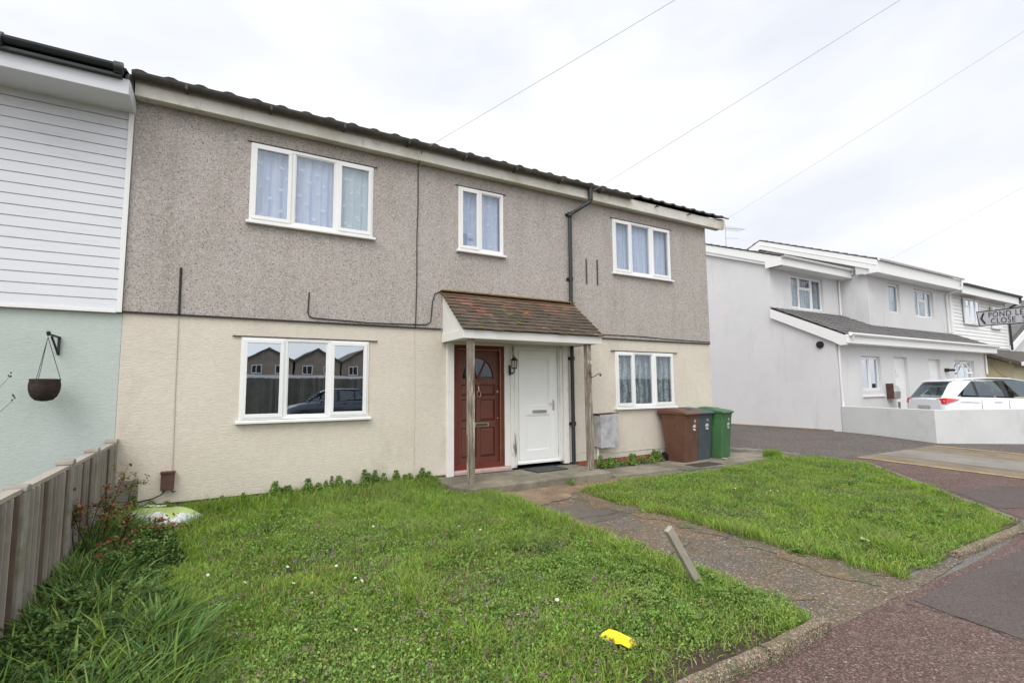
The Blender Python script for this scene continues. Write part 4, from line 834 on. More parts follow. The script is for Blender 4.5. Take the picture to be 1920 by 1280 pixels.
for x0, x1, zz in ((19.3, 20.28, 2.54), (21.97, 22.97, 2.52)):
    b = MB(); frame_rect(b, x0, x1, .3, zz, .06, YN+.1, YN+.16); b.box(x0+.06, x1-.06, YN+.115, YN+.15, .36, zz-.06); d_ = b.build('front_door', 'upvc', NR)
    b = MB()
    xm = x0+.42
    for z in (1.98, 1.42, .85): b.box(xm-.09, xm+.09, YN+.108, YN+.114, z-.13, z+.13)
    b.build('pane', Gd, d_)
    b = MB(); b.box(x0+.11, x0+.15, YN+.07, YN+.115, 1.2, 1.42); b.build('handle', 'chrome', d_)
o = thing('wall_mailbox', 'silver metal mailbox on the white wall beside the front door', 'mailbox', (18.9, YN, 1.1))
b = MB(); b.prism([(YN-.24, 1.12), (YN-.26, 1.35), (YN-.16, 1.52), (YN-.0, 1.58), (YN-.0, 1.08), (YN-.16, 1.08)], 'x', 18.62, 19.02); b.build('case', 'chrome', o, .02)
b = MB(); b.box(18.600, 18.618, YN-.22, YN, 1.1, 1.62); b.build('side_plate', 'rust', o)
b = MB(); b.tube([(23.35, YN, 2.12), (23.35, YN-.12, 2.12)], .07, 12); b.tube([(23.35, YN-.10, 2.12), (23.60, YN-.20, 2.12)], .05, 10); tag(b.build('outdoor_lamp', 'black'), 'black security lamp on the white wall right of the second white door', 'lamp')
b = MB(); b.tube([(XN+.02, 1.64, 2.87), (XN-.05, 1.64, 2.87)], .11, 24); b.tube([(XN-.04, 1.64, 2.87), (XN-.075, 1.64, 2.87)], .085, 24); tag(b.build('round_flue', 'black'), 'round black flue outlet on the white side wall', 'flue')
b = MB(); b.tube([(17.6, 6.3, 7.35), (17.6, 6.3, 8.5)], .018, 6); 
b.tube([(17.35, 6.35, 8.32), (18.75, 6.2, 8.42)], .012, 5)
for k in range(9): b.tube([(17.45+.15*k, 6.05, 8.33+.01*k), (17.45+.15*k, 6.55, 8.33+.01*k)], .007, 4)
b.tube([(17.6, 6.3, 7.9), (18.4, 6.25, 7.98)], .01, 5)
tag(b.build('roof_aerial', 'wire'), 'thin television aerial on the ridge of the white house', 'aerial')
# weatherboarded house (right of the white one)
WB = thing('weatherboarded_house', 'house with white weatherboarding and black gutter joined to the white rendered house', 'house', (31, 4, .15))
b = MB(); z = 3.35
b.box(XM1+.002, 34.3, YM+.03, 10, -.1, 6.0)
hol = [(28.8, 30.5, 4.35, 5.58), (32.1, 33.3, 4.3, 5.4)]
while z < 5.74:
    b.prism([(YM-.022, z), (YM+.0, z+.16), (YM+.03, z+.16), (YM+.03, z)], 'x', 27.75, 34.2); z += .165
b.build('upper_wall', 'upvc', WB)
b = MB(); b.box(27.502, 27.745, YM-.04, YM+.03, 3.3, 5.75); b.box(34.2, 34.32, YM-.04, YM+.03, 3.3, 5.75); b.box(XM1+.003, 34.7, 1.73, 1.77, 5.62, 5.98); b.box(XM1+.003, 34.6, 1.77, YM, 5.72, 5.75); b.build('fascia', 'upvc', WB)
b = MB(); halfgutter(b, XM1+.02, 34.75, 1.68, 6.06, .08); b.box(XM1+.02, 34.75, 1.62, 1.76, 5.99, 6.03); b.tube([(34.6, 1.68, 6.0), (34.6, 1.7, 5.75), (34.25, 2.0, 5.5), (34.25, 2.1, 5.3), (34.28, 2.1, 3.3)], .05, 10); b.build('gutter', 'blackpipe', WB)
b = MB(); pantile(b, XM1+.06, 34.75, 1.8, 6.08, 6.3, 7.9, amp=.02, seed=8); b.prism([(1.8, 6.0), (6.3, 7.85), (10.8, 6.0)], 'x', XM1+.06, 34.7); b.build('roof', 'tile', WB)
for (x0, x1, z0, z1), ct in zip(hol, ([29.35, 29.95], [32.7])):
    bk = MB(); bk.box(x0, x1, YM-.06, YM-.03, z0, z1); 
    window(WB, x0, x1, z0, z1, YM-.13, ct, [1]*(len(ct)+1), sill=False, glassm=Gd, fw_=.06, vents={0: .35}); bk.build('window_lining', 'lace', WB)
# cream neighbour's front extension
CX = thing('cream_house', 'yellow-cream rendered house front with brown lean-to roof behind the parked car', 'house', (32, 1, .15))
b = MB(); b.prism([(2.2, -.1), (2.2, 3.0), (.72, 2.45), (.72, -.1)], 'x', 29.0, 29.2); b.box(29.2, 40, .72, .9, -.1, 2.5); b.box(27.52, 29.0, 1.75, 2.2, -.1, 3.2); b.build('front_wall', 'yellow_render', CX)
b = MB(); b.prism([(.35, 2.36), (.35, 2.50), (2.2, 3.28), (2.2, 3.1)], 'x', 28.6, 40.5); b.prism([(1.4, 2.95), (2.2, 3.33), (2.2, 3.2), (1.4, 2.85)], 'x', 27.55, 28.6); b.build('lean_to_roof', 'tile', CX)
b = MB(); b.box(28.55, 40.5, .28, .345, 2.34, 2.50); b.build('fascia', 'upvc', CX)
window(CX, 30.8, 32.6, 1.2, 2.2, .60, [31.4, 32.0], [1, 0, 1], sill=True, glassm=Gd)
b = MB(); b.box(30.85, 32.55, .70, .717, 1.2, 2.2); b.build('window_lining', 'lace', CX)
b = MB(); b.tube([(28.96, 1.5, 2.55), (28.96, 1.2, 2.1), (28.96, .75, 1.7)], .012, 5); b.build('wall_cable', 'seam', CX)
# distant gabled house
DG = thing('gabled_house', 'distant white gabled house at the right edge below the street sign', 'house', (52, 10, .15))
b = MB(); b.prism([(44, -.1), (44, 4.2), (52, 7.4), (60, 4.2), (60, -.1)], 'y', 5, 14); b.build('wall', 'white_render', DG)
b = MB(); b.prism([(43.3, 4.0), (52, 7.55), (60.7, 4.0), (60.7, 4.4), (52, 7.95), (43.3, 4.4)], 'y', 4.6, 14.5); b.build('roof', 'greytile', DG)
b = MB(); b.prism([(43.3, 4.02), (52, 7.57), (60.7, 4.02), (60.7, 3.6), (52, 7.1), (43.3, 3.6)], 'y', 4.5, 4.59); b.build('bargeboard', 'upvc', DG)
b = MB(); b.tube([(46.5, 5, 3.6), (46.5, 4.9, 3.6)], .2, 16); b.build('round_vent', 'greytile', DG)

b = MB(); b.box(XN-.14, XN-.004, 1.4, 9.6, .02, .20); tag(b.build('concrete_footing', 'brownconc', bevel=.02), 'brown concrete strip along the foot of the white side wall', 'footing')
# low wall, forecourt
b = MB(); wl = [(15.66, 1.16), (14.57, -1.58), (24.2, -7.25)]
def wallseg(b, a, c, t, z1, z0=-.1, ext=0):
    a, c = Vector((*a, 0)), Vector((*c, 0)); d = (c-a).normalized(); n_ = Vector((-d.y, d.x, 0))
    q = [a, c, c+n_*t, a+n_*t]; b.add([(p.x, p.y, z0) for p in q]+[(p.x, p.y, z1) for p in q], [(3, 2, 1, 0), (4, 5, 6, 7), (0, 1, 5, 4), (1, 2, 6, 5), (2, 3, 7, 6), (3, 0, 4, 7)])
LW = thing('garden_wall', 'low grey-white rendered wall in front of the parked car', 'wall', (14.6, -1.58, .1))
a_, c_, e_ = Vector(wl[0]), Vector(wl[1]), Vector(wl[2]); n1 = (c_-a_).normalized(); n1 = Vector((-n1.y, n1.x)); n2 = (e_-c_).normalized(); n2 = Vector((-n2.y, n2.x))
ci = c_+(n1+n2)/(1+n1.dot(n2))*.2
for (p, q, q2, p2) in ((a_, c_, ci, a_+n1*.2), (c_, e_, e_+n2*.2, ci)):
    qq = [p, q, q2, p2]; b.add([(t.x, t.y, -.1) for t in qq]+[(t.x, t.y, .93) for t in qq], [(3, 2, 1, 0), (4, 5, 6, 7), (0, 1, 5, 4), (2, 3, 7, 6), (1, 2, 6, 5), (3, 0, 4, 7)])
b.build('wall_body', 'lowwall', LW, .006)
fc = MB(); fc.add([(15.86, 1.165, .17), (14.85, -1.45, .17), (24.2, -6.95, .17), (29, -6.95, .17), (29, 1.165, .17)], [(0, 1, 2, 3, 4)]); tag(fc.build('forecourt', 'pavconc'), kind='structure')

# ------------------------------------------------------------------ car
mcar = mat('white_car_paint', (.74, .76, .80), .25, spec=.5, coat=.6); mtl = mat('red_tail_lamp', (.55, .01, .01), .15, spec=.6, coat=.5)
mglc = glass('car_glass', tint=(.35, .42, .42), boost=1.6, extra=.06)
def car(name, label, loc, rz, paint, group=None):
    """x forward, y left; origin under the centre of the rear axle... rear bumper at x=0"""
    t = thing(name, label, 'car', loc, group, rz, local=True)
    Wd = .86
    # stations: x, bumper-belt half widths and heights
    st = [(0.00, .70, .35, .98, .60), (.04, .80, .28, 1.02, .72), (.18, .85, .22, 1.05, .78), (.6, .87, .20, 1.06, .80), (1.4, .88, .20, 1.04, .80), (2.2, .88, .20, 1.01, .80), (3.0, .87, .20, .98, .79), (3.5, .85, .22, .93, .76), (3.85, .80, .25, .84, .70), (4.03, .68, .32, .72, .56), (4.08, .55, .36, .6, .45)]
    b = MB(); vs = []
    for x, hw, zb, zt, tw in st:
        zm = zb+(zt-zb)*.55
        vs += [(x, -hw*.92, zb), (x, -hw, zb+.12), (x, -hw, zm), (x, -(hw*.35+tw*.65)-.02, zt-.05), (x, -tw, zt), (x, 0, zt+.02), (x, tw, zt), (x, (hw*.35+tw*.65)+.02, zt-.05), (x, hw, zm), (x, hw, zb+.12), (x, hw*.92, zb), (x, 0, zb)]
    n = 12; b.add(vs, [(i*n+k, (i+1)*n+k, (i+1)*n+(k+1) % n, i*n+(k+1) % n) for i in range(len(st)-1) for k in range(n)], 0, True)
    b.add(vs[:n], [tuple(range(n))]); b.add(vs[-n:], [tuple(range(n))[::-1]])
    # pillars/roof shell: roof profile
    rp_ = [(.10, 1.06, .74), (.34, 1.40, .66), (.50, 1.56, .61), (.8, 1.61, .60), (1.5, 1.635, .60), (2.1, 1.61, .59), (2.5, 1.53, .58), (3.25, 1.02, .70)]
    vs = []
    for x, z, hw in rp_[1:7]: vs += [(x, -hw, z-.03), (x, -hw*.85, z), (x, 0, z+.02), (x, hw*.85, z), (x, hw, z-.03), (x, 0, z-.05)]
    n = 6; b.add(vs, [(i*n+k, (i+1)*n+k, (i+1)*n+(k+1) % n, i*n+(k+1) % n) for i in range(5) for k in range(n)], 0, True); b.add(vs[:n], [tuple(range(n))]); b.add(vs[-n:], [tuple(range(n))[::-1]])
    for sg in (-1, 1):
        b.add([(.06, sg*.74, 1.02), (.34, sg*.66, 1.38), (.46, sg*.625, 1.52), (.95, sg*.625, 1.55), (.42, sg*.765, 1.10), (.5, sg*.80, 1.03)], [(0, 1, 4, 5), (1, 2, 3, 4)] if sg < 0 else [(5, 4, 1, 0), (4, 3, 2, 1)])
        b.add([(.06, sg*.74, 1.02), (.34, sg*.66, 1.38), (.46, sg*.625, 1.52), (.40, sg*.54, 1.50), (.28, sg*.58, 1.36), (.03, sg*.66, 1.02)], [(0, 5, 4, 1), (1, 4, 3, 2)] if sg < 0 else [(1, 4, 5, 0), (2, 3, 4, 1)])
    body = b.build('body', paint, t)
    bm_ = bmesh.new(); bm_.from_mesh(body.data); bmesh.ops.recalc_face_normals(bm_, faces=bm_.faces); bm_.to_mesh(body.data); bm_.free()
    # rear window + spoiler
    b = MB(); b.add([(.045, -.62, 1.06), (.045, .62, 1.06), (.40, .53, 1.50), (.40, -.53, 1.50)], [(0, 1, 2, 3)]); b.build('rear_window', mglc, t)
    b = MB(); b.prism([(.30, 1.53), (.42, 1.58), (.6, 1.60), (.45, 1.53)], 'y', -.58, .58); b.build('spoiler', paint, t, .01)
    b = MB(); b.prism([(.30, 1.515), (.305, 1.53), (.34, 1.53)], 'y', -.2, .2); b.build('brake_lamp', mtl, t)
    for sg in (-1, 1):
        def side(name, poly, m_, off=0):
            b = MB(); pts = []
            for x, z in poly:
                f = (z-1.04)/(1.54-1.04); y = .815+(.60-.815)*f+.006+off; pts.append((x, sg*y, z))
            f_ = tuple(range(len(pts))); b.add(pts, [f_ if sg < 0 else f_[::-1]]); o = b.build(name, m_, t); sd_ = o.modifiers.new('thickness', 'SOLIDIFY'); sd_.thickness = .006; return o
        side('side_window', [(.55, 1.12), (.92, 1.10), (.94, 1.50), (.80, 1.50)][:], mglc)
        side('side_window', [(1.0, 1.09), (1.68, 1.07), (1.66, 1.53), (1.02, 1.51)], mglc)
        side('side_window', [(1.80, 1.07), (2.62, 1.05), (2.52, 1.36), (2.2, 1.53), (1.80, 1.535)], mglc)
        side('window_pillar', [(.92, 1.09), (1.0, 1.09), (1.02, 1.51), (.94, 1.51)], 'black', .002); side('window_pillar', [(1.68, 1.07), (1.80, 1.06), (1.80, 1.54), (1.66, 1.54)], 'black', .002)
        side('side_window', [(2.68, 1.05), (3.05, 1.04), (2.62, 1.30)], mglc)
        b = MB(); z0 = .86
        q = [(.012, .50, .90), (.012, .50, 1.0), (.03, .72, 1.03), (.10, .80, 1.04), (.42, .86, 1.00), (.26, .872, .96), (.05, .83, .88), (.02, .73, .86)]
        pts = [(x-.012, sg*(y+.012), z) for x, y, z in q]; f_ = (0, 1, 2, 7), (2, 3, 6, 7), (3, 4, 5, 6)
        b.add(pts, [f if sg > 0 else f[::-1] for f in f_]); o = b.build('tail_lamp', mtl, t); sd_ = o.modifiers.new('thickness', 'SOLIDIFY'); sd_.thickness = .02
        b = MB(); b.bar((1.35, sg*.885, .93), (1.56, sg*.885, .925), .02, .03); b.bar((2.28, sg*.885, .91), (2.50, sg*.885, .905), .02, .03); b.build('door_handle', paint, t, .005)
        b = MB(); b.bar((.42, sg*.875, .93), (.95, sg*.885, .90), .006, .012)
        b.bar((1.0, sg*.882, .35), (1.0, sg*.872, 1.0), .006, .006); b.bar((1.74, sg*.886, .35), (1.74, sg*.872, 1.0), .006, .006); b.bar((2.75, sg*.886, .35), (2.75, sg*.872, .97), .006, .006); b.build('door_gap', 'black', t)
        for x in (.72, 3.28):
            b = MB(); b.tube([(x, sg*.70, .31), (x, sg*.885, .31)], .31, 24); wl_ = b.build('wheel', 'black', t)
            b = MB(); b.tube([(x, sg*.88, .31), (x, sg*.892, .31)], .20, 16); b.build('rim', 'chrome', wl_)
        b = MB(); b.ball((2.62, sg*.95, 1.06), .09, sc=(.7, 1, .7)); b.build('mirror', paint, t)
        b = MB(); b.add([(3.97, sg*.72, .72), (4.05, sg*.55, .62), (4.09, sg*.45, .55), (3.9, sg*.80, .66)], [(0, 1, 2, 3)]); b.build('headlight', 'chrome', t)
    b = MB()
    for x in (1.0, 2.0):
        for y in (-.35, .35): b.box(x, x+.1, y-.12, y+.12, 1.22, 1.42); b.box(x, x+.14, y-.24, y+.24, .7, 1.2)
    b.build('seat', 'black', t, .04)
    b = MB(); b.add([(3.15, -.66, 1.04), (3.15, .66, 1.04), (2.5, .55, 1.52), (2.5, -.55, 1.52)], [(0, 1, 2, 3)]); b.build('windscreen', mglc, t)
    b = MB(); b.box(-.015, .0, -.26, .26, .70, .81); b.build('number_plate', 'metergrey', t)
    b = MB(); b.box(-.02, .05, -.72, .72, .32, .5); b.build('rear_bumper', 'black', t, .02)
    return t
# near rear corner should land at (16.9,-1.0)
ang = rad(-35); ca, sa = math.cos(ang), math.sin(ang)
ox, oy = 16.95-(-.86*-sa)*1, -1.0-(-.86*ca)
car_ = car('parked_car', 'silver-white hatchback parked behind the low rendered wall', (16.95-(.86*sa), -1.0+.86*ca, .17), ang, mcar); car_.scale = (.97, .97, .97)

# ------------------------------------------------------------------ street sign
SG = thing('street_sign', 'white finger sign with black border, chevron and street name at the right edge', 'street sign', (8.55, -5.19, 0))
p1 = Vector((9.447, -4.111, 2.585)); p2 = Vector((8.866, -4.80, 2.525)); dv = (p2-p1).normalized(); nn = Vector((0, 0, 1)).cross(dv).normalized(); 
if nn.dot(CAM-p1) < 0: nn = -nn
uu = nn.cross(dv) if nn.cross(dv).z > 0 else dv.cross(nn)
LN_ = 1.45; hh = .118
MT = Matrix((dv, uu, nn)).transposed().to_4x4(); MT.translation = p1
def loc2(pts): return [MT @ Vector(p) for p in pts]
b = MB(); ol = [(0.0, hh), (.045, -hh), (LN_, -hh), (LN_, hh)]
vs = loc2([(x, y, -.015) for x, y in ol]+[(x, y, 0) for x, y in ol]); b.add(vs, [(3, 2, 1, 0), (4, 5, 6, 7), (0, 1, 5, 4), (1, 2, 6, 5), (2, 3, 7, 6), (3, 0, 4, 7)])
bd = b.build('sign_board', mat('grey_white_sign_face', (.62, .62, .68), .5, noise=(3, .05)), SG)
bm_ = bmesh.new(); bm_.from_mesh(bd.data); bmesh.ops.recalc_face_normals(bm_, faces=bm_.faces); bm_.to_mesh(bd.data); bm_.free()
b = MB()
def flat(b, pts, z=.004):
    vs = loc2([(x, y, z) for x, y in pts]); b.add(vs, [tuple(range(len(pts)))]); vs = loc2([(x, y, z-.003) for x, y in pts]); b.add(vs, [tuple(range(len(pts)))[::-1]])
w_ = .013
flat(b, [(0, hh), (.012, hh-w_), (LN_, hh-w_), (LN_, hh)]); flat(b, [(.045, -hh), (LN_, -hh), (LN_, -hh+w_), (.058, -hh+w_)]); flat(b, [(0, hh), (.045, -hh), (.045+.014, -hh+w_), (.014, hh-w_)])
b.build('border', 'black', SG)
b = MB(); flat(b, [(.075, -.0), (.135, .085), (.175, .085), (.120, .0)]); flat(b, [(.075, .0), (.120, .0), (.20, -.085), (.155, -.085)]); b.build('chevron', 'black', SG)
text('lettering', 'POND LEES', .118, MT @ Matrix.Translation((.245, .045, .004)), 'black', SG, .001, 'LEFT', (1.25, 1.12), -.0012)
text('lettering', 'CLOSE  S', .118, MT @ Matrix.Translation((.29, -.052, .004)), 'black', SG, .001, 'LEFT', (1.25, 1.12), -.0012)
b = MB(); pe = MT @ Vector((LN_-.08, 0, -.04)); b.tube([(pe.x, pe.y, 0), (pe.x, pe.y, 2.75)], .035, 12); b.build('post', 'blackpipe', SG)

# ------------------------------------------------------------------ poles, wires
def wire(a, c, sag, r=.006):
    a, c = Vector(a), Vector(c); return [a.lerp(c, t/24)+Vector((0, 0, -sag*4*(t/24)*(1-t/24))) for t in range(25)]
TP1 = Vector((7.9, -12.4, 8.1)); dd = Vector((9.7, -5.3, 7.1)); TP1 = CAM+dd*.92
for i, (tp, lab) in enumerate(((TP1, 'wooden telegraph pole across the road holding the house wires'), (Vector((19.6, -6.05, 8.9)), 'wooden telegraph pole beyond the right edge by the white house'))):
    T = thing('telegraph_pole', lab, 'telegraph pole', (tp.x, tp.y, 0), 'telegraph poles')
    b = MB(); b.tube([(tp.x, tp.y, -.3), (tp.x, tp.y, tp.z+.15)], [.14, .10], 12); b.build('shaft', 'greywood', T)
    b = MB(); b.bar((tp.x-.4, tp.y, tp.z-.05), (tp.x+.4, tp.y, tp.z-.05), .08, .08); b.build('crossarm', 'greywood', T)
for a, c, sag, lab in ((TP1, (1.61, -.16, 5.20), .05, 'overhead wire reaching the pebbledash house above its left-hand wall cable'), (TP1, (4.88, -.19, 5.16), .05, 'overhead wire reaching the gutter beside the black downpipe'), (TP1, (8.60, -.17, 5.2), .1, 'faint overhead wire reaching the far corner of the pebbledash roof'), ((19.6, -6.05, 8.9), (20.6, 1.72, 6.2), .05, 'overhead wire reaching the fascia of the white rendered house')):
    b = MB(); b.tube(wire(a, c, sag), .0022 if 'faint' in lab else .0032, 5); tag(b.build('overhead_wire', 'wire'), lab, 'wire', 'overhead wires')

# ------------------------------------------------------------------ across the road (seen in the window reflections)
b = MB(); b.prism([(-20.0, 0), (-20, 0)], 'x', 0, 1) if False else None
FO = thing('board_fence', 'tall dark board fence across the road, reflected in the lower window', 'fence', (6, -24, 0))
b = MB()
x = -14
while x < 34: b.box(x, x+.13, -24.02+random.uniform(0, .015), -24.1, 0, 2.3+random.uniform(-.02, .02)); x += .14
b.build('fence_panel', mat('dark_fence_board', (.15, .15, .13), .9, island=.25, noise=(2, .2)), FO)
car('parked_car', 'dark blue car parked across the road, reflected in the lower window', (5.9, -19.2, 0), math.pi, mat('dark_blue_car_paint', (.03, .04, .07), .2, spec=.6, coat=.8))
mbr = mat('buff_brick', (.30, .255, .215), .9, noise=[(1.2, .15), (12, .15)])
def opp(x, lab):
    t = thing('gable_house', lab, 'house', (x, -60, 0), 'gabled houses across the road')
    b = MB(); b.prism([(x-2.7, 0), (x-2.7, 5.1), (x, 6.7), (x+2.7, 5.1), (x+2.7, 0)], 'y', -60, -70); b.build('wall', mbr, t)
    b = MB(); b.prism([(x-2.84, 5.0), (x-2.84, 5.25), (x, 6.95), (x+2.84, 5.25), (x+2.84, 5.0), (x, 6.7)], 'y', -59.7, -70.5); b.build('roof', 'tile', t)
    for q in (-1.3, 1.3):
        b = MB(); frame_rect(b, x+q-.6, x+q+.6, 3.6, 4.7, .1, -59.95, -59.9); b.box(x+q-.04, x+q+.04, -59.95, -59.9, 3.7, 4.6); f = b.build('window', 'upvc', t); b = MB(); b.box(x+q-.5, x+q+.5, -59.99, -59.96, 3.65, 4.65); b.build('pane', 'black', f)
for i, x in enumerate((-12.7, -7.1, -1.5, 4.15, 9.8, 15.4, 21.0, 26.6)): opp(x, f'buff brick gabled house across the road, {("first", "second", "third", "fourth", "fifth", "sixth", "seventh", "eighth")[i]} from the fence end')
GR = thing('garage_row', 'low brick garages with a white roof edge across the road', 'garages', (8, -36, 0))
b = MB(); b.box(-10, 30, -36, -42, 0, 2.55); b.build('wall', mbr, GR); b = MB(); b.box(-10.2, 30.2, -35.8, -42.2, 2.55, 2.8); b.build('roof_edge', 'upvc', GR)

# ------------------------------------------------------------------ vegetation (numpy)
class VN:
    def __init__(s, seed): s.g = np.random.default_rng(seed).random((64, 64))
    def __call__(s, x, y, f):
        x, y = np.asarray(x)*f+13.3, np.asarray(y)*f+7.7; i, j = np.floor(x).astype(int), np.floor(y).astype(int); u, v = x-i, y-j; u = u*u*(3-2*u); v = v*v*(3-2*v)
        G_ = lambda a, b_: s.g[a % 64, b_ % 64]
        return (G_(i, j)*(1-u)+G_(i+1, j)*u)*(1-v)+(G_(i, j+1)*(1-u)+G_(i+1, j+1)*u)*v
vn = VN(3); vn2 = VN(5)
def gy(y): return np.where(y < -5.2, 0., np.where(y < 0, .15*(1+y/5.2), .15))
def inpoly(x, y, poly):
    c = np.zeros(len(x), bool); n = len(poly)
    for i in range(n):
        (x0, y0), (x1, y1) = poly[i], poly[(i+1) % n]
        if y0 == y1: continue
        c ^= ((y0 > y) != (y1 > y)) & (x < (x1-x0)*(y-y0)/(y1-y0)+x0)
    return c
def np_obj(name, V, Q, mats, mi=None, sides=4):
    me = bpy.data.meshes.new(name); nV, nF = len(V), len(Q)
    me.vertices.add(nV); me.vertices.foreach_set('co', V.astype(np.float32).ravel()); me.loops.add(nF*sides); me.loops.foreach_set('vertex_index', Q.astype(np.int32).ravel())
    me.polygons.add(nF); me.polygons.foreach_set('loop_start', np.arange(0, nF*sides, sides, dtype=np.int32)); me.polygons.foreach_set('loop_total', np.full(nF, sides, dtype=np.int32))
    for q in mats: me.materials.append(M[q])
    if mi is not None: me.polygons.foreach_set('material_index', mi.astype(np.int32))
    me.update(calc_edges=True); me.validate()
    o = bpy.data.objects.new(name, me); COL.objects.link(o); return o
def blades(name, X, Y, Z, Hh, Wd, bend, mats, mi, az=None, straight=.5, seed=0):
    r_ = np.random.default_rng(seed); n = len(X); az = r_.random(n)*2*np.pi if az is None else az
    fa = az+r_.normal(0, .6, n)+np.pi/2
    dx, dy = np.cos(az), np.sin(az); wx, wy = np.cos(fa)*Wd/2, np.sin(fa)*Wd/2
    P0 = np.stack([X, Y, Z], 1); lv = []
    for t, wf in ((0, .8), (.4, 1), (.75, .75), (1, .12)):
        c = P0+np.stack([dx*bend*Hh*t**1.8, dy*bend*Hh*t**1.8, Hh*(t-.35*bend*t**2.2)], 1)
        wv = np.stack([wx*wf, wy*wf, np.zeros(n)], 1); lv += [c-wv, c+wv]
    V = np.stack(lv, 1).reshape(-1, 3); base = np.arange(n)[:, None]*8
    Q = np.concatenate([base+np.array([0, 1, 3, 2]), base+np.array([2, 3, 5, 4]), base+np.array([4, 5, 7, 6])], 1).reshape(-1, 4)
    return np_obj(name, V, Q, mats, np.repeat(mi, 3))
def leaves(name, X, Y, Z, sz, mats, mi, tilt=.6, seed=0, asp=.8):
    r_ = np.random.default_rng(seed); n = len(X); a = r_.random(n)*2*np.pi; ti = r_.normal(0, tilt, n); 
    d = np.stack([np.cos(a)*np.cos(ti), np.sin(a)*np.cos(ti), np.sin(ti)], 1); s_ = np.stack([-np.sin(a), np.cos(a), r_.normal(0, .35, n)], 1)
    c = np.stack([X, Y, Z], 1); L_ = sz[:, None]
    V = np.stack([c-d*L_*.5, c+s_*L_*.5*asp, c+d*L_*.5+np.array([0, 0, -.15])*L_, c-s_*L_*.5*asp], 1).reshape(-1, 3)
    Q = np.arange(n*4).reshape(-1, 4); return np_obj(name, V, Q, mats, mi)
def scatter(poly, dens, seed, wob=.05):
    r_ = np.random.default_rng(seed); P_ = np.array(poly); lo, hi = P_.min(0)-.1, P_.max(0)+.1; n = int(dens*np.prod(hi-lo)); x = lo[0]+r_.random(n)*(hi[0]-lo[0]); y = lo[1]+r_.random(n)*(hi[1]-lo[1])
    xx = x+(vn(x, y, 5)-.5)*wob*2+(vn2(x, y, 14)-.5)*wob; yy = y+(vn2(x, y, 5)-.5)*wob*2+(vn(x, y, 14)-.5)*wob
    k = inpoly(xx, yy, poly); return x[k], y[k]
LA = [(-1.93, -5.30), (2.46, -5.28), (2.62, -5.1), (2.55, -4.4), (2.42, -3.2), (2.5, -1.6), (2.25, -.95), (1.95, -.9), (1.84, -.65), (1.84, -.0), (-1.93, -.0)]
LB = [(3.45, -1.5), (4.67, -1.22), (6.42, -1.43), (8.58, -1.12), (9.5, -1.32), (9.70, -2.2), (6.92, -5.06), (4.85, -5.15), (3.82, -5.17), (3.72, -4.4), (3.58, -3.3)]
def lawn(poly, dens, seed, name, left):
    x, y = scatter(poly, dens, seed, .07 if left else .07); r_ = np.random.default_rng(seed+1)
    # thin out bare spots
    n1 = vn(x, y, 1.1); n2 = vn2(x, y, 3.2); keep = r_.random(len(x)) < np.clip(.35+1.1*n2, .25, 1)
    if left:
        bare = np.exp(-(((x-1.75)/.38)**2+((y+3.22)/.13)**2)**2); keep &= r_.random(len(x)) > bare*.95
        edge = np.exp(-(((x-1.45)/.75)**4+((y+5.30)/(.12+.22*vn(x, y, 2)))**2)); keep &= r_.random(len(x)) > edge*.97
    x, y, n1, n2 = x[keep], y[keep], n1[keep], n2[keep]
    n5 = vn(x+9, y, 2.2); h = .020+.030*n2+.020*n1+.05*np.clip(n5-.58, 0, 1)*2.2
    if left:
        h += .055*np.exp(-((y+.25)/.35)**2)+.055*np.clip((-1.0-x)/.8, 0, 1)*np.clip((-.6-y)/.8, 0, 1)+.04*np.exp(-((x-2.3)/.22)**2)+.035*np.clip((y+2.2)/2, 0, 1)
        h -= .014*np.exp(-(((x-.3)/1.1)**2+((y+3.2)/1.0)**2))
    else: h += .035*np.exp(-((x-4.3)/.6)**2-((y+4.5)/.5)**2)+.02*np.exp(-((y+4.9)/.3)**2)+.025*np.exp(-((x-3.7)/.15)**2)
    h *= r_.uniform(.5, 1.6, len(x))
    mi = np.where(r_.random(len(x)) < .06+.07*(n1 > .65), 1, 0)
    o = blades(name, x, y, gy(y)+.004, h, r_.uniform(.0035, .0075, len(x)), r_.uniform(.2, 1.15, len(x)), ['leaf1', 'dry'], mi, seed=seed); return o
o = lawn(LA, 8500, 21, 'lawn_grass', True); tag(o, 'ragged green grass of the near lawn with weeds', 'grass', kind='stuff')
o = lawn(LB, 6000, 31, 'lawn_grass', False); tag(o, 'ragged green grass of the far lawn beside the path', 'grass', kind='stuff')
# clover and low weeds
for nm, poly, dens, seed, lab in (('clover', LA, 5200, 41, 'low broad-leaved weeds and clover among the near lawn'), ('clover', LB, 3800, 42, 'low broad-leaved weeds in the far lawn')):
    x, y = scatter(poly, dens, seed, .10); r_ = np.random.default_rng(seed); n2 = vn2(x+3, y, 1.3); n3 = vn(x, y+5, 3.5)
    pr = np.clip((n2-.35)*1.6+.25*n3, 0, 1)
    if seed == 41: pr = np.clip(pr+.75*np.clip((-3.3-y)/1.2, 0, 1), 0, 1); pr *= 1-.97*np.exp(-(((x-1.45)/.75)**4+((y+5.30)/(.12+.22*vn(x, y, 2)))**2)); pr *= 1-np.exp(-(((x-1.75)/.38)**2+((y+3.22)/.13)**2)**2)
    k = r_.random(len(x)) < pr; x, y = x[k], y[k]
    o = leaves(nm, x, y, gy(y)+.012+.05*r_.random(len(x))**1.2*(.6+vn(x, y, 3)), r_.uniform(.009, .024, len(x)), ['leaf2'], np.zeros(len(x)), seed=seed); tag(o, lab, 'weeds', kind='stuff')
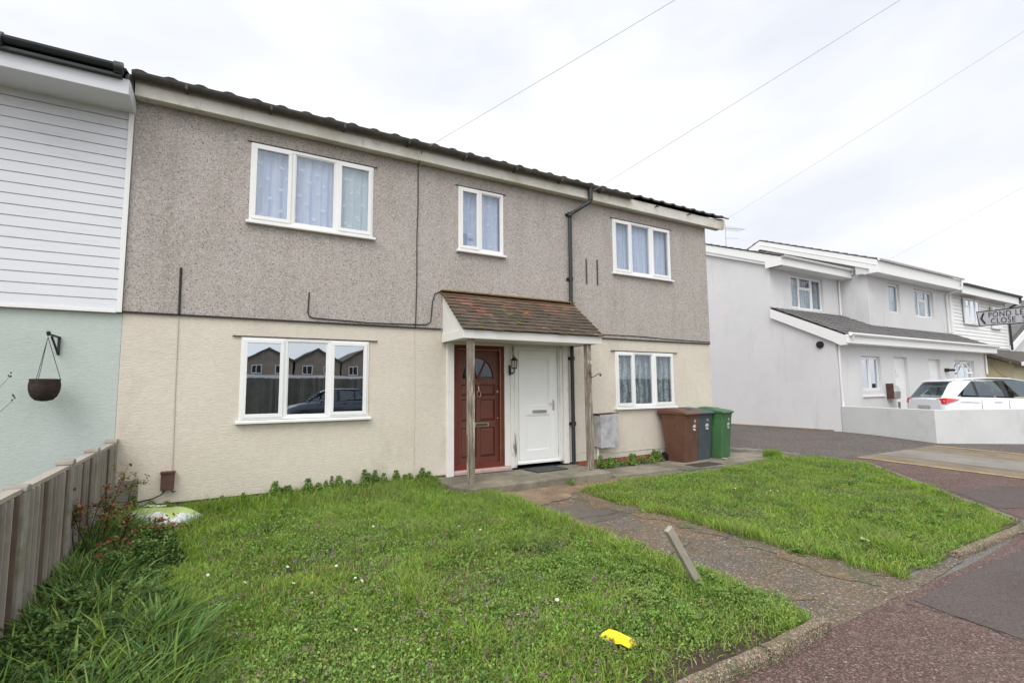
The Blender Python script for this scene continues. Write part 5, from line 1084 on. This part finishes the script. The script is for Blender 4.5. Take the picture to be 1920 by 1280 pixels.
# tall weeds by the house wall
def tuftfield(name, pts, hmin, hmax, per, rad_, mats, w0, w1, bmin, bmax, seed, label, cat='weeds', dryp=.05, kind='stuff', broad=None):
    r_ = np.random.default_rng(seed); X, Y, Hh, A = [], [], [], []
    for (px, py, hs) in pts:
        n = int(per*r_.uniform(.7, 1.3)); a = r_.random(n)*2*np.pi; q = rad_*np.sqrt(r_.random(n)); X.append(px+np.cos(a)*q); Y.append(py+np.sin(a)*q); Hh.append(hs*r_.uniform(hmin, hmax, n)); A.append(a+r_.normal(0, .7, n))
    X, Y, Hh, A = map(np.concatenate, (X, Y, Hh, A)); Y = np.minimum(Y, -.01) if kind == 'stuff' else Y
    o = blades(name, X, Y, gy(Y), Hh, r_.uniform(w0, w1, len(X)), r_.uniform(bmin, bmax, len(X)), mats, np.where(r_.random(len(X)) < dryp, len(mats)-1, 0), az=A, seed=seed)
    return tag(o, label, cat, kind=kind)
r_ = np.random.default_rng(77)
pts = [(x, -.05-.32*r_.random()**1.5, r_.uniform(.6, 1.2)*(1.5 if -1.0 < x < -.75 else 1)) for x in np.linspace(-1.2, 1.85, 70)]
tuftfield('wall_foot_grass', pts, .07, .19, 38, .09, ['leaf1', 'dry'], .004, .008, .2, .9, 61, 'taller grass growing along the foot of the cream wall', 'grass')
# bushy nettle-like weeds with leafy stems
def leafy(name, spots, label, mats, seed, lsz=(.02, .04), kind='stuff', cat='weeds', grow=1.15):
    r_ = np.random.default_rng(seed); X, Y, Z, Sz, Mi = [], [], [], [], []
    for px, py, h, rr_ in spots:
        h *= grow; rr_ *= grow
        n = int(2600*h*rr_*10); t = r_.random(n); a = r_.random(n)*2*np.pi; q = rr_*(1-.75*t)*np.sqrt(r_.random(n)); X.append(px+np.cos(a)*q); Y.append(np.minimum(py+np.sin(a)*q, -.01)); Z.append(gy(np.full(n, py))+.02+h*t); Sz.append(r_.uniform(*lsz, n)*(1-.4*t)); Mi.append((r_.random(n) < .25).astype(int))
    X, Y, Z, Sz, Mi = map(np.concatenate, (X, Y, Z, Sz, Mi)); o = leaves(name, X, Y, Z, Sz, mats, Mi if len(mats) > 1 else Mi*0, tilt=.7, seed=seed); return tag(o, label, cat, kind=kind)
leafy('wall_weeds', [(q_, -.12, .10+.06*((i_*5) % 3), .10) for i_, q_ in enumerate(np.arange(-.4, 1.8, .13))]+[(.85, -.10, .26, .09), (1.0, -.08, .24, .08), (1.12, -.1, .2, .08), (1.3, -.1, .17, .09), (1.5, -.1, .17, .08), (1.62, -.1, .14, .08), (.62, -.1, .15, .07), (.35, -.08, .17, .06), (.42, -.1, .22, .05), (.15, -.1, .12, .06), (-.1, -.1, .16, .06), (-.2, -.1, .15, .06), (-.3, -.1, .13, .06), (-.62, -.1, .13, .06), (-.85, -.1, .12, .06), (1.78, -.12, .17, .10), (1.85, -.2, .12, .09), (-1.72, -.12, .2, .08), (-1.55, -.1, .14, .09), (-1.4, -.1, .12, .08), (-1.2, -.1, .1, .08), (.0, -.1, .1, .1), (.7, -.15, .12, .12), (1.4, -.18, .12, .14)], 'bushy green weeds along the foot of the cream wall left of the porch', ['leaf2', 'leaf1'], 71)
leafy('wall_weeds', [(4.8+.17*i, -.14-.05*(i % 3), .07+.035*((i*7) % 4), .10) for i in range(10)]+[(6.42, -.16, .16, .11)], 'low green weeds along the brick plinth beside the brown bin', ['leaf2', 'leaf1'], 72)
leafy('lawn_weeds', [(2.45-1.1*r_.random()**1.5, -3.6-1.4*r_.random(), .05+.05*r_.random(), .07+.08*r_.random()) for _ in range(60)]+[(-1.0+3.2*r_.random(), -5.1+3.6*r_.random(), .03+.04*r_.random(), .05+.07*r_.random()) for _ in range(90)]+[(3.7+3.5*r_.random(), -4.9+.9*r_.random(), .05+.06*r_.random(), .06+.06*r_.random()) for _ in range(22)], 'clumps of broad-leaved weeds in the lawns', ['leaf2', 'leaf1'], 75, (.014, .032))
leafy('slab_weed', [(3.62, -1.12, .07, .06)], 'small green weed growing at the front edge of the porch slab', ['leaf2', 'leaf1'], 73, kind=None, cat='weed')
tuftfield('grass_tuft', [(8.72+.07*math.cos(k), -1.0+.07*math.sin(k), 1) for k in range(6)], .10, .22, 130, .10, ['leaf1', 'dry'], .005, .009, .1, .5, 62, 'bright grass tuft at the far corner of the paving beside the bins', 'grass tuft', .03, kind=None)
# border: long strap leaves by the fence
pts = []; r_ = np.random.default_rng(5)
for i in range(200):
    y = -5.2+4.3*r_.random(); x = -1.85+(.12+.72*np.clip((-1.6-y)/2.2, 0.1, 1))*r_.random()**1.25; pts.append((x, y, r_.uniform(.75, 1.25)))
tuftfield('border_leaves', pts[::2], .12, .32, 26, .11, ['leaf3', 'leaf2'], .012, .024, .35, 1.0, 68, 'broad lance-shaped leaves among the long leaves beside the fence', 'plants', .25)
tuftfield('border_leaves', pts,        .08, .32, 85, .13, ['leaf3', 'leaf1'], .005, .013, .3, 1.25, 63, 'long arching dark green leaves filling the border beside the fence', 'plants', .35)
leafy('border_weeds', [(-1.80+.6*r_.random()**1.5, -4.9+3.2*r_.random(), .08+.18*r_.random(), .10+.06*r_.random()) for _ in range(70)], 'leafy green undergrowth at the foot of the fence', ['leaf3', 'leaf2'], 74, (.02, .045), cat='plants')
pts = [(r_.uniform(3.7, 9.0), r_.uniform(-4.9, -1.6), r_.uniform(.6, 1.1)) for _ in range(70)]; pts = [p for p in pts if inpoly(np.array([p[0]]), np.array([p[1]]), LB)[0]]
pts += [(r_.uniform(-1.2, 2.35), r_.uniform(-5.0, -.5), r_.uniform(.6, 1.0)) for _ in range(80)]
tuftfield('coarse_tufts', pts, .05, .13, 60, .10, ['leaf3', 'dry'], .004, .009, .4, 1.2, 66, 'coarse darker grass tufts scattered in the lawns', 'grass', .06)
# purple dead-nettle
r_ = np.random.default_rng(8); X, Y, Z = [], [], []
cl = [(-.0+.55*r_.normal(), -2.4+.5*r_.normal(), 22) for _ in range(45)]+[(.75+.45*r_.normal(), -4.35+.4*r_.normal(), 22) for _ in range(60)]+[(r_.uniform(-1, 2.3), r_.uniform(-5.1, -1.2), 16) for _ in range(190)]+[(r_.uniform(3.9, 6.5), r_.uniform(-4.8, -2.2), 10) for _ in range(20)]
for cx_, cy_, n in cl:
    nst = r_.integers(1, 4)
    for _ in range(nst):
        sx, sy = cx_+r_.normal(0, .05), cy_+r_.normal(0, .05); hz = r_.uniform(.05, .095); m_ = n; t = r_.random(m_); q = .014; a = r_.random(m_)*2*np.pi
        X.append(sx+np.cos(a)*q*(1.2-t)); Y.append(sy+np.sin(a)*q*(1.2-t)); Z.append(gy(np.full(m_, sy))+hz-.03+.035*t)
X, Y, Z = map(np.concatenate, (X, Y, Z)); o = leaves('purple_deadnettle', X, Y, Z, r_.uniform(.006, .013, len(X)), ['purple', 'leaf2'], (r_.random(len(X)) < .3).astype(int), seed=9); tag(o, 'small purple dead-nettle flowers scattered over the lawns', 'wildflowers', kind='stuff')
# daisies
b = MB(); 
for k in range(12):
    a = 2*math.pi*k/12; a1, a2 = a-.2, a+.2
    b.add([(0, 0, 0), (.012*math.cos(a1), .012*math.sin(a1), .001), (.013*math.cos(a), .013*math.sin(a), .002), (.012*math.cos(a2), .012*math.sin(a2), .001)], [(0, 1, 2, 3)], 0)
b.ball((0, 0, .001), .004, 1, 7, (1, 1, .5)); b.tube([(0, 0, -.06), (0, 0, 0)], .001, 4, 2)
d0 = b.build('daisy', ['petal', 'yolk', 'leaf2']); tag(d0, 'small white daisy in the lawn grass', 'daisy', 'daisies in the lawn grass')
dz_ = [(-.71, -2.9), (-.4, -2.71), (-.4, -3.09), (-.43, -3.14), (-.38, -3.31), (-.31, -3.33), (0, -2.45), (-.02, -2.82), (-.06, -2.90), (.02, -3.21), (.13, -2.42), (.48, -1.98), (1.04, -2.31), (1.24, -2.4), (1.39, -2.59), (.8, -3.43), (.67, -4.4), (.8, -4.32), (-.16, -4.01), (-.12, -4.05), (-.07, -3.62), (.33, -3.87), (1.14, -4.27), (-.95, -2.61), (-.12, -2.72), (.05, -3.29), (1.23, -4.4), (.98, -2.22), (5.24, -2.56), (5.32, -2.62), (5.62, -2.95), (5.7, -3.0), (5.2, -2.5)]
for i, (x, y) in enumerate(dz_):
    c = d0 if i == 0 else d0.copy()
    if i: COL.objects.link(c)
    c.location = (x, y, g(y)+.075+.01*random.random()); c.rotation_euler = (rad(random.uniform(5, 40)), rad(random.uniform(-20, 20)), random.random()*6); s_ = random.uniform(.8, 1.15); c.scale = (s_, s_, s_)
# rose bush
RB = thing('rose_bush', 'straggly rose bush with young red leaves in front of the fence', 'rose bush', (-1.80, -1.75, .09))
b = MB(); rr = random.Random(12); base = Vector((-1.78, -1.75, .06)); tips = []
ends = [(-1.95, -2.0, .80), (-1.88, -1.9, .66), (-1.62, -1.45, .88), (-1.56, -1.5, .80), (-1.70, -1.7, .60), (-1.55, -1.8, .5), (-1.30, -1.9, .48), (-1.12, -1.95, .40), (-1.45, -2.1, .30), (-1.62, -2.3, .25), (-1.75, -1.5, .72), (-1.30, -1.75, .30), (-1.7, -1.35, .62)]
for e in ends:
    e = Vector(e); pts = []; d = Vector((rr.uniform(-.07, .07), rr.uniform(-.07, .07), 0)); bb = base+Vector((rr.uniform(-.06, .08), rr.uniform(-.10, .06), 0))
    for i in range(9):
        t = i/8; p = bb.lerp(e, t); p += d*math.sin(t*3.1)+Vector((0, 0, .16*math.sin(t*math.pi)*(.9-e.z)))+Vector((rr.uniform(-.008, .008), rr.uniform(-.008, .008), 0)); pts.append(p)
    b.tube(pts, [.007-.005*i/8 for i in range(9)], 5); tips.append(pts)
    for _ in range(2):
        k = rr.randint(4, 7); q = pts[k]; q2 = q+Vector((rr.uniform(-.13, .13), rr.uniform(-.1, .1), rr.uniform(.02, .12))); pp = [q, q.lerp(q2, .5)+Vector((0, 0, .02)), q2]; b.tube(pp, [.003, .0025, .0015], 4); tips.append([q]*6+pp)
b.build('stem', 'bark', RB)
X, Y, Z, Mi = [], [], [], []
for pts in tips:
    for i in range(5, len(pts)):
        for _ in range(4):
            sx = pts[i]+Vector((rr.gauss(0, .022), rr.gauss(0, .022), rr.gauss(0, .018))); red = rr.random() < .5
            for _2 in range(3): X.append(sx.x+rr.gauss(0, .012)); Y.append(sx.y+rr.gauss(0, .012)); Z.append(sx.z+rr.gauss(0, .008)); Mi.append(0 if red else 1)
o = leaves('foliage', np.array(X), np.array(Y), np.array(Z), np.random.default_rng(4).uniform(.018, .044, len(X)), ['redleaf', 'roseleaf'], np.array(Mi), tilt=.5, seed=6, asp=.6); o.parent = RB; o.matrix_parent_inverse = PINV[RB.name]; o['kind'] = 'stuff'
for p in (tips[5][-1], tips[6][-3], tips[4][-1], tips[8][-1], tips[0][-1]): b = MB(); b.ball((p[0]+.01, p[1]-.01, p[2]+.01), .010, sc=(1, 1, 1.2)); b.build('bud', 'hip', RB)
# twiggy plant at the left edge, behind the fence
b = MB(); rr = random.Random(3); TW = thing('twiggy_shrub', 'thin twiggy shoots against the pale green wall at the left edge', 'shrub', (-3.15, -.9, .1))
for k in range(7):
    e = Vector((-2.92+rr.uniform(-.18, .22), -.35+rr.uniform(-.3, .1), rr.uniform(1.35, 2.0))); s0 = Vector((-3.2, -.7, .1)); pts = [s0.lerp(e, i/8)+Vector((-.12*math.sin(i/8*3.1), 0, .05*math.sin(i/8*3.1))) for i in range(9)]; b.tube(pts, [.006-.0045*i/8 for i in range(9)], 4)
    for i in range(4, 9):
        for _ in range(4):
            p = pts[i]+Vector((rr.uniform(-.012, .012), rr.uniform(-.01, .01), rr.uniform(-.03, .03))); b.add([p, p+Vector((.008, 0, .012)), p+Vector((0, 0, .026)), p+Vector((-.008, 0, .012))], [(0, 1, 2, 3)])
b.build('twigs', 'bark', TW)
bpy.context.view_layer.update()
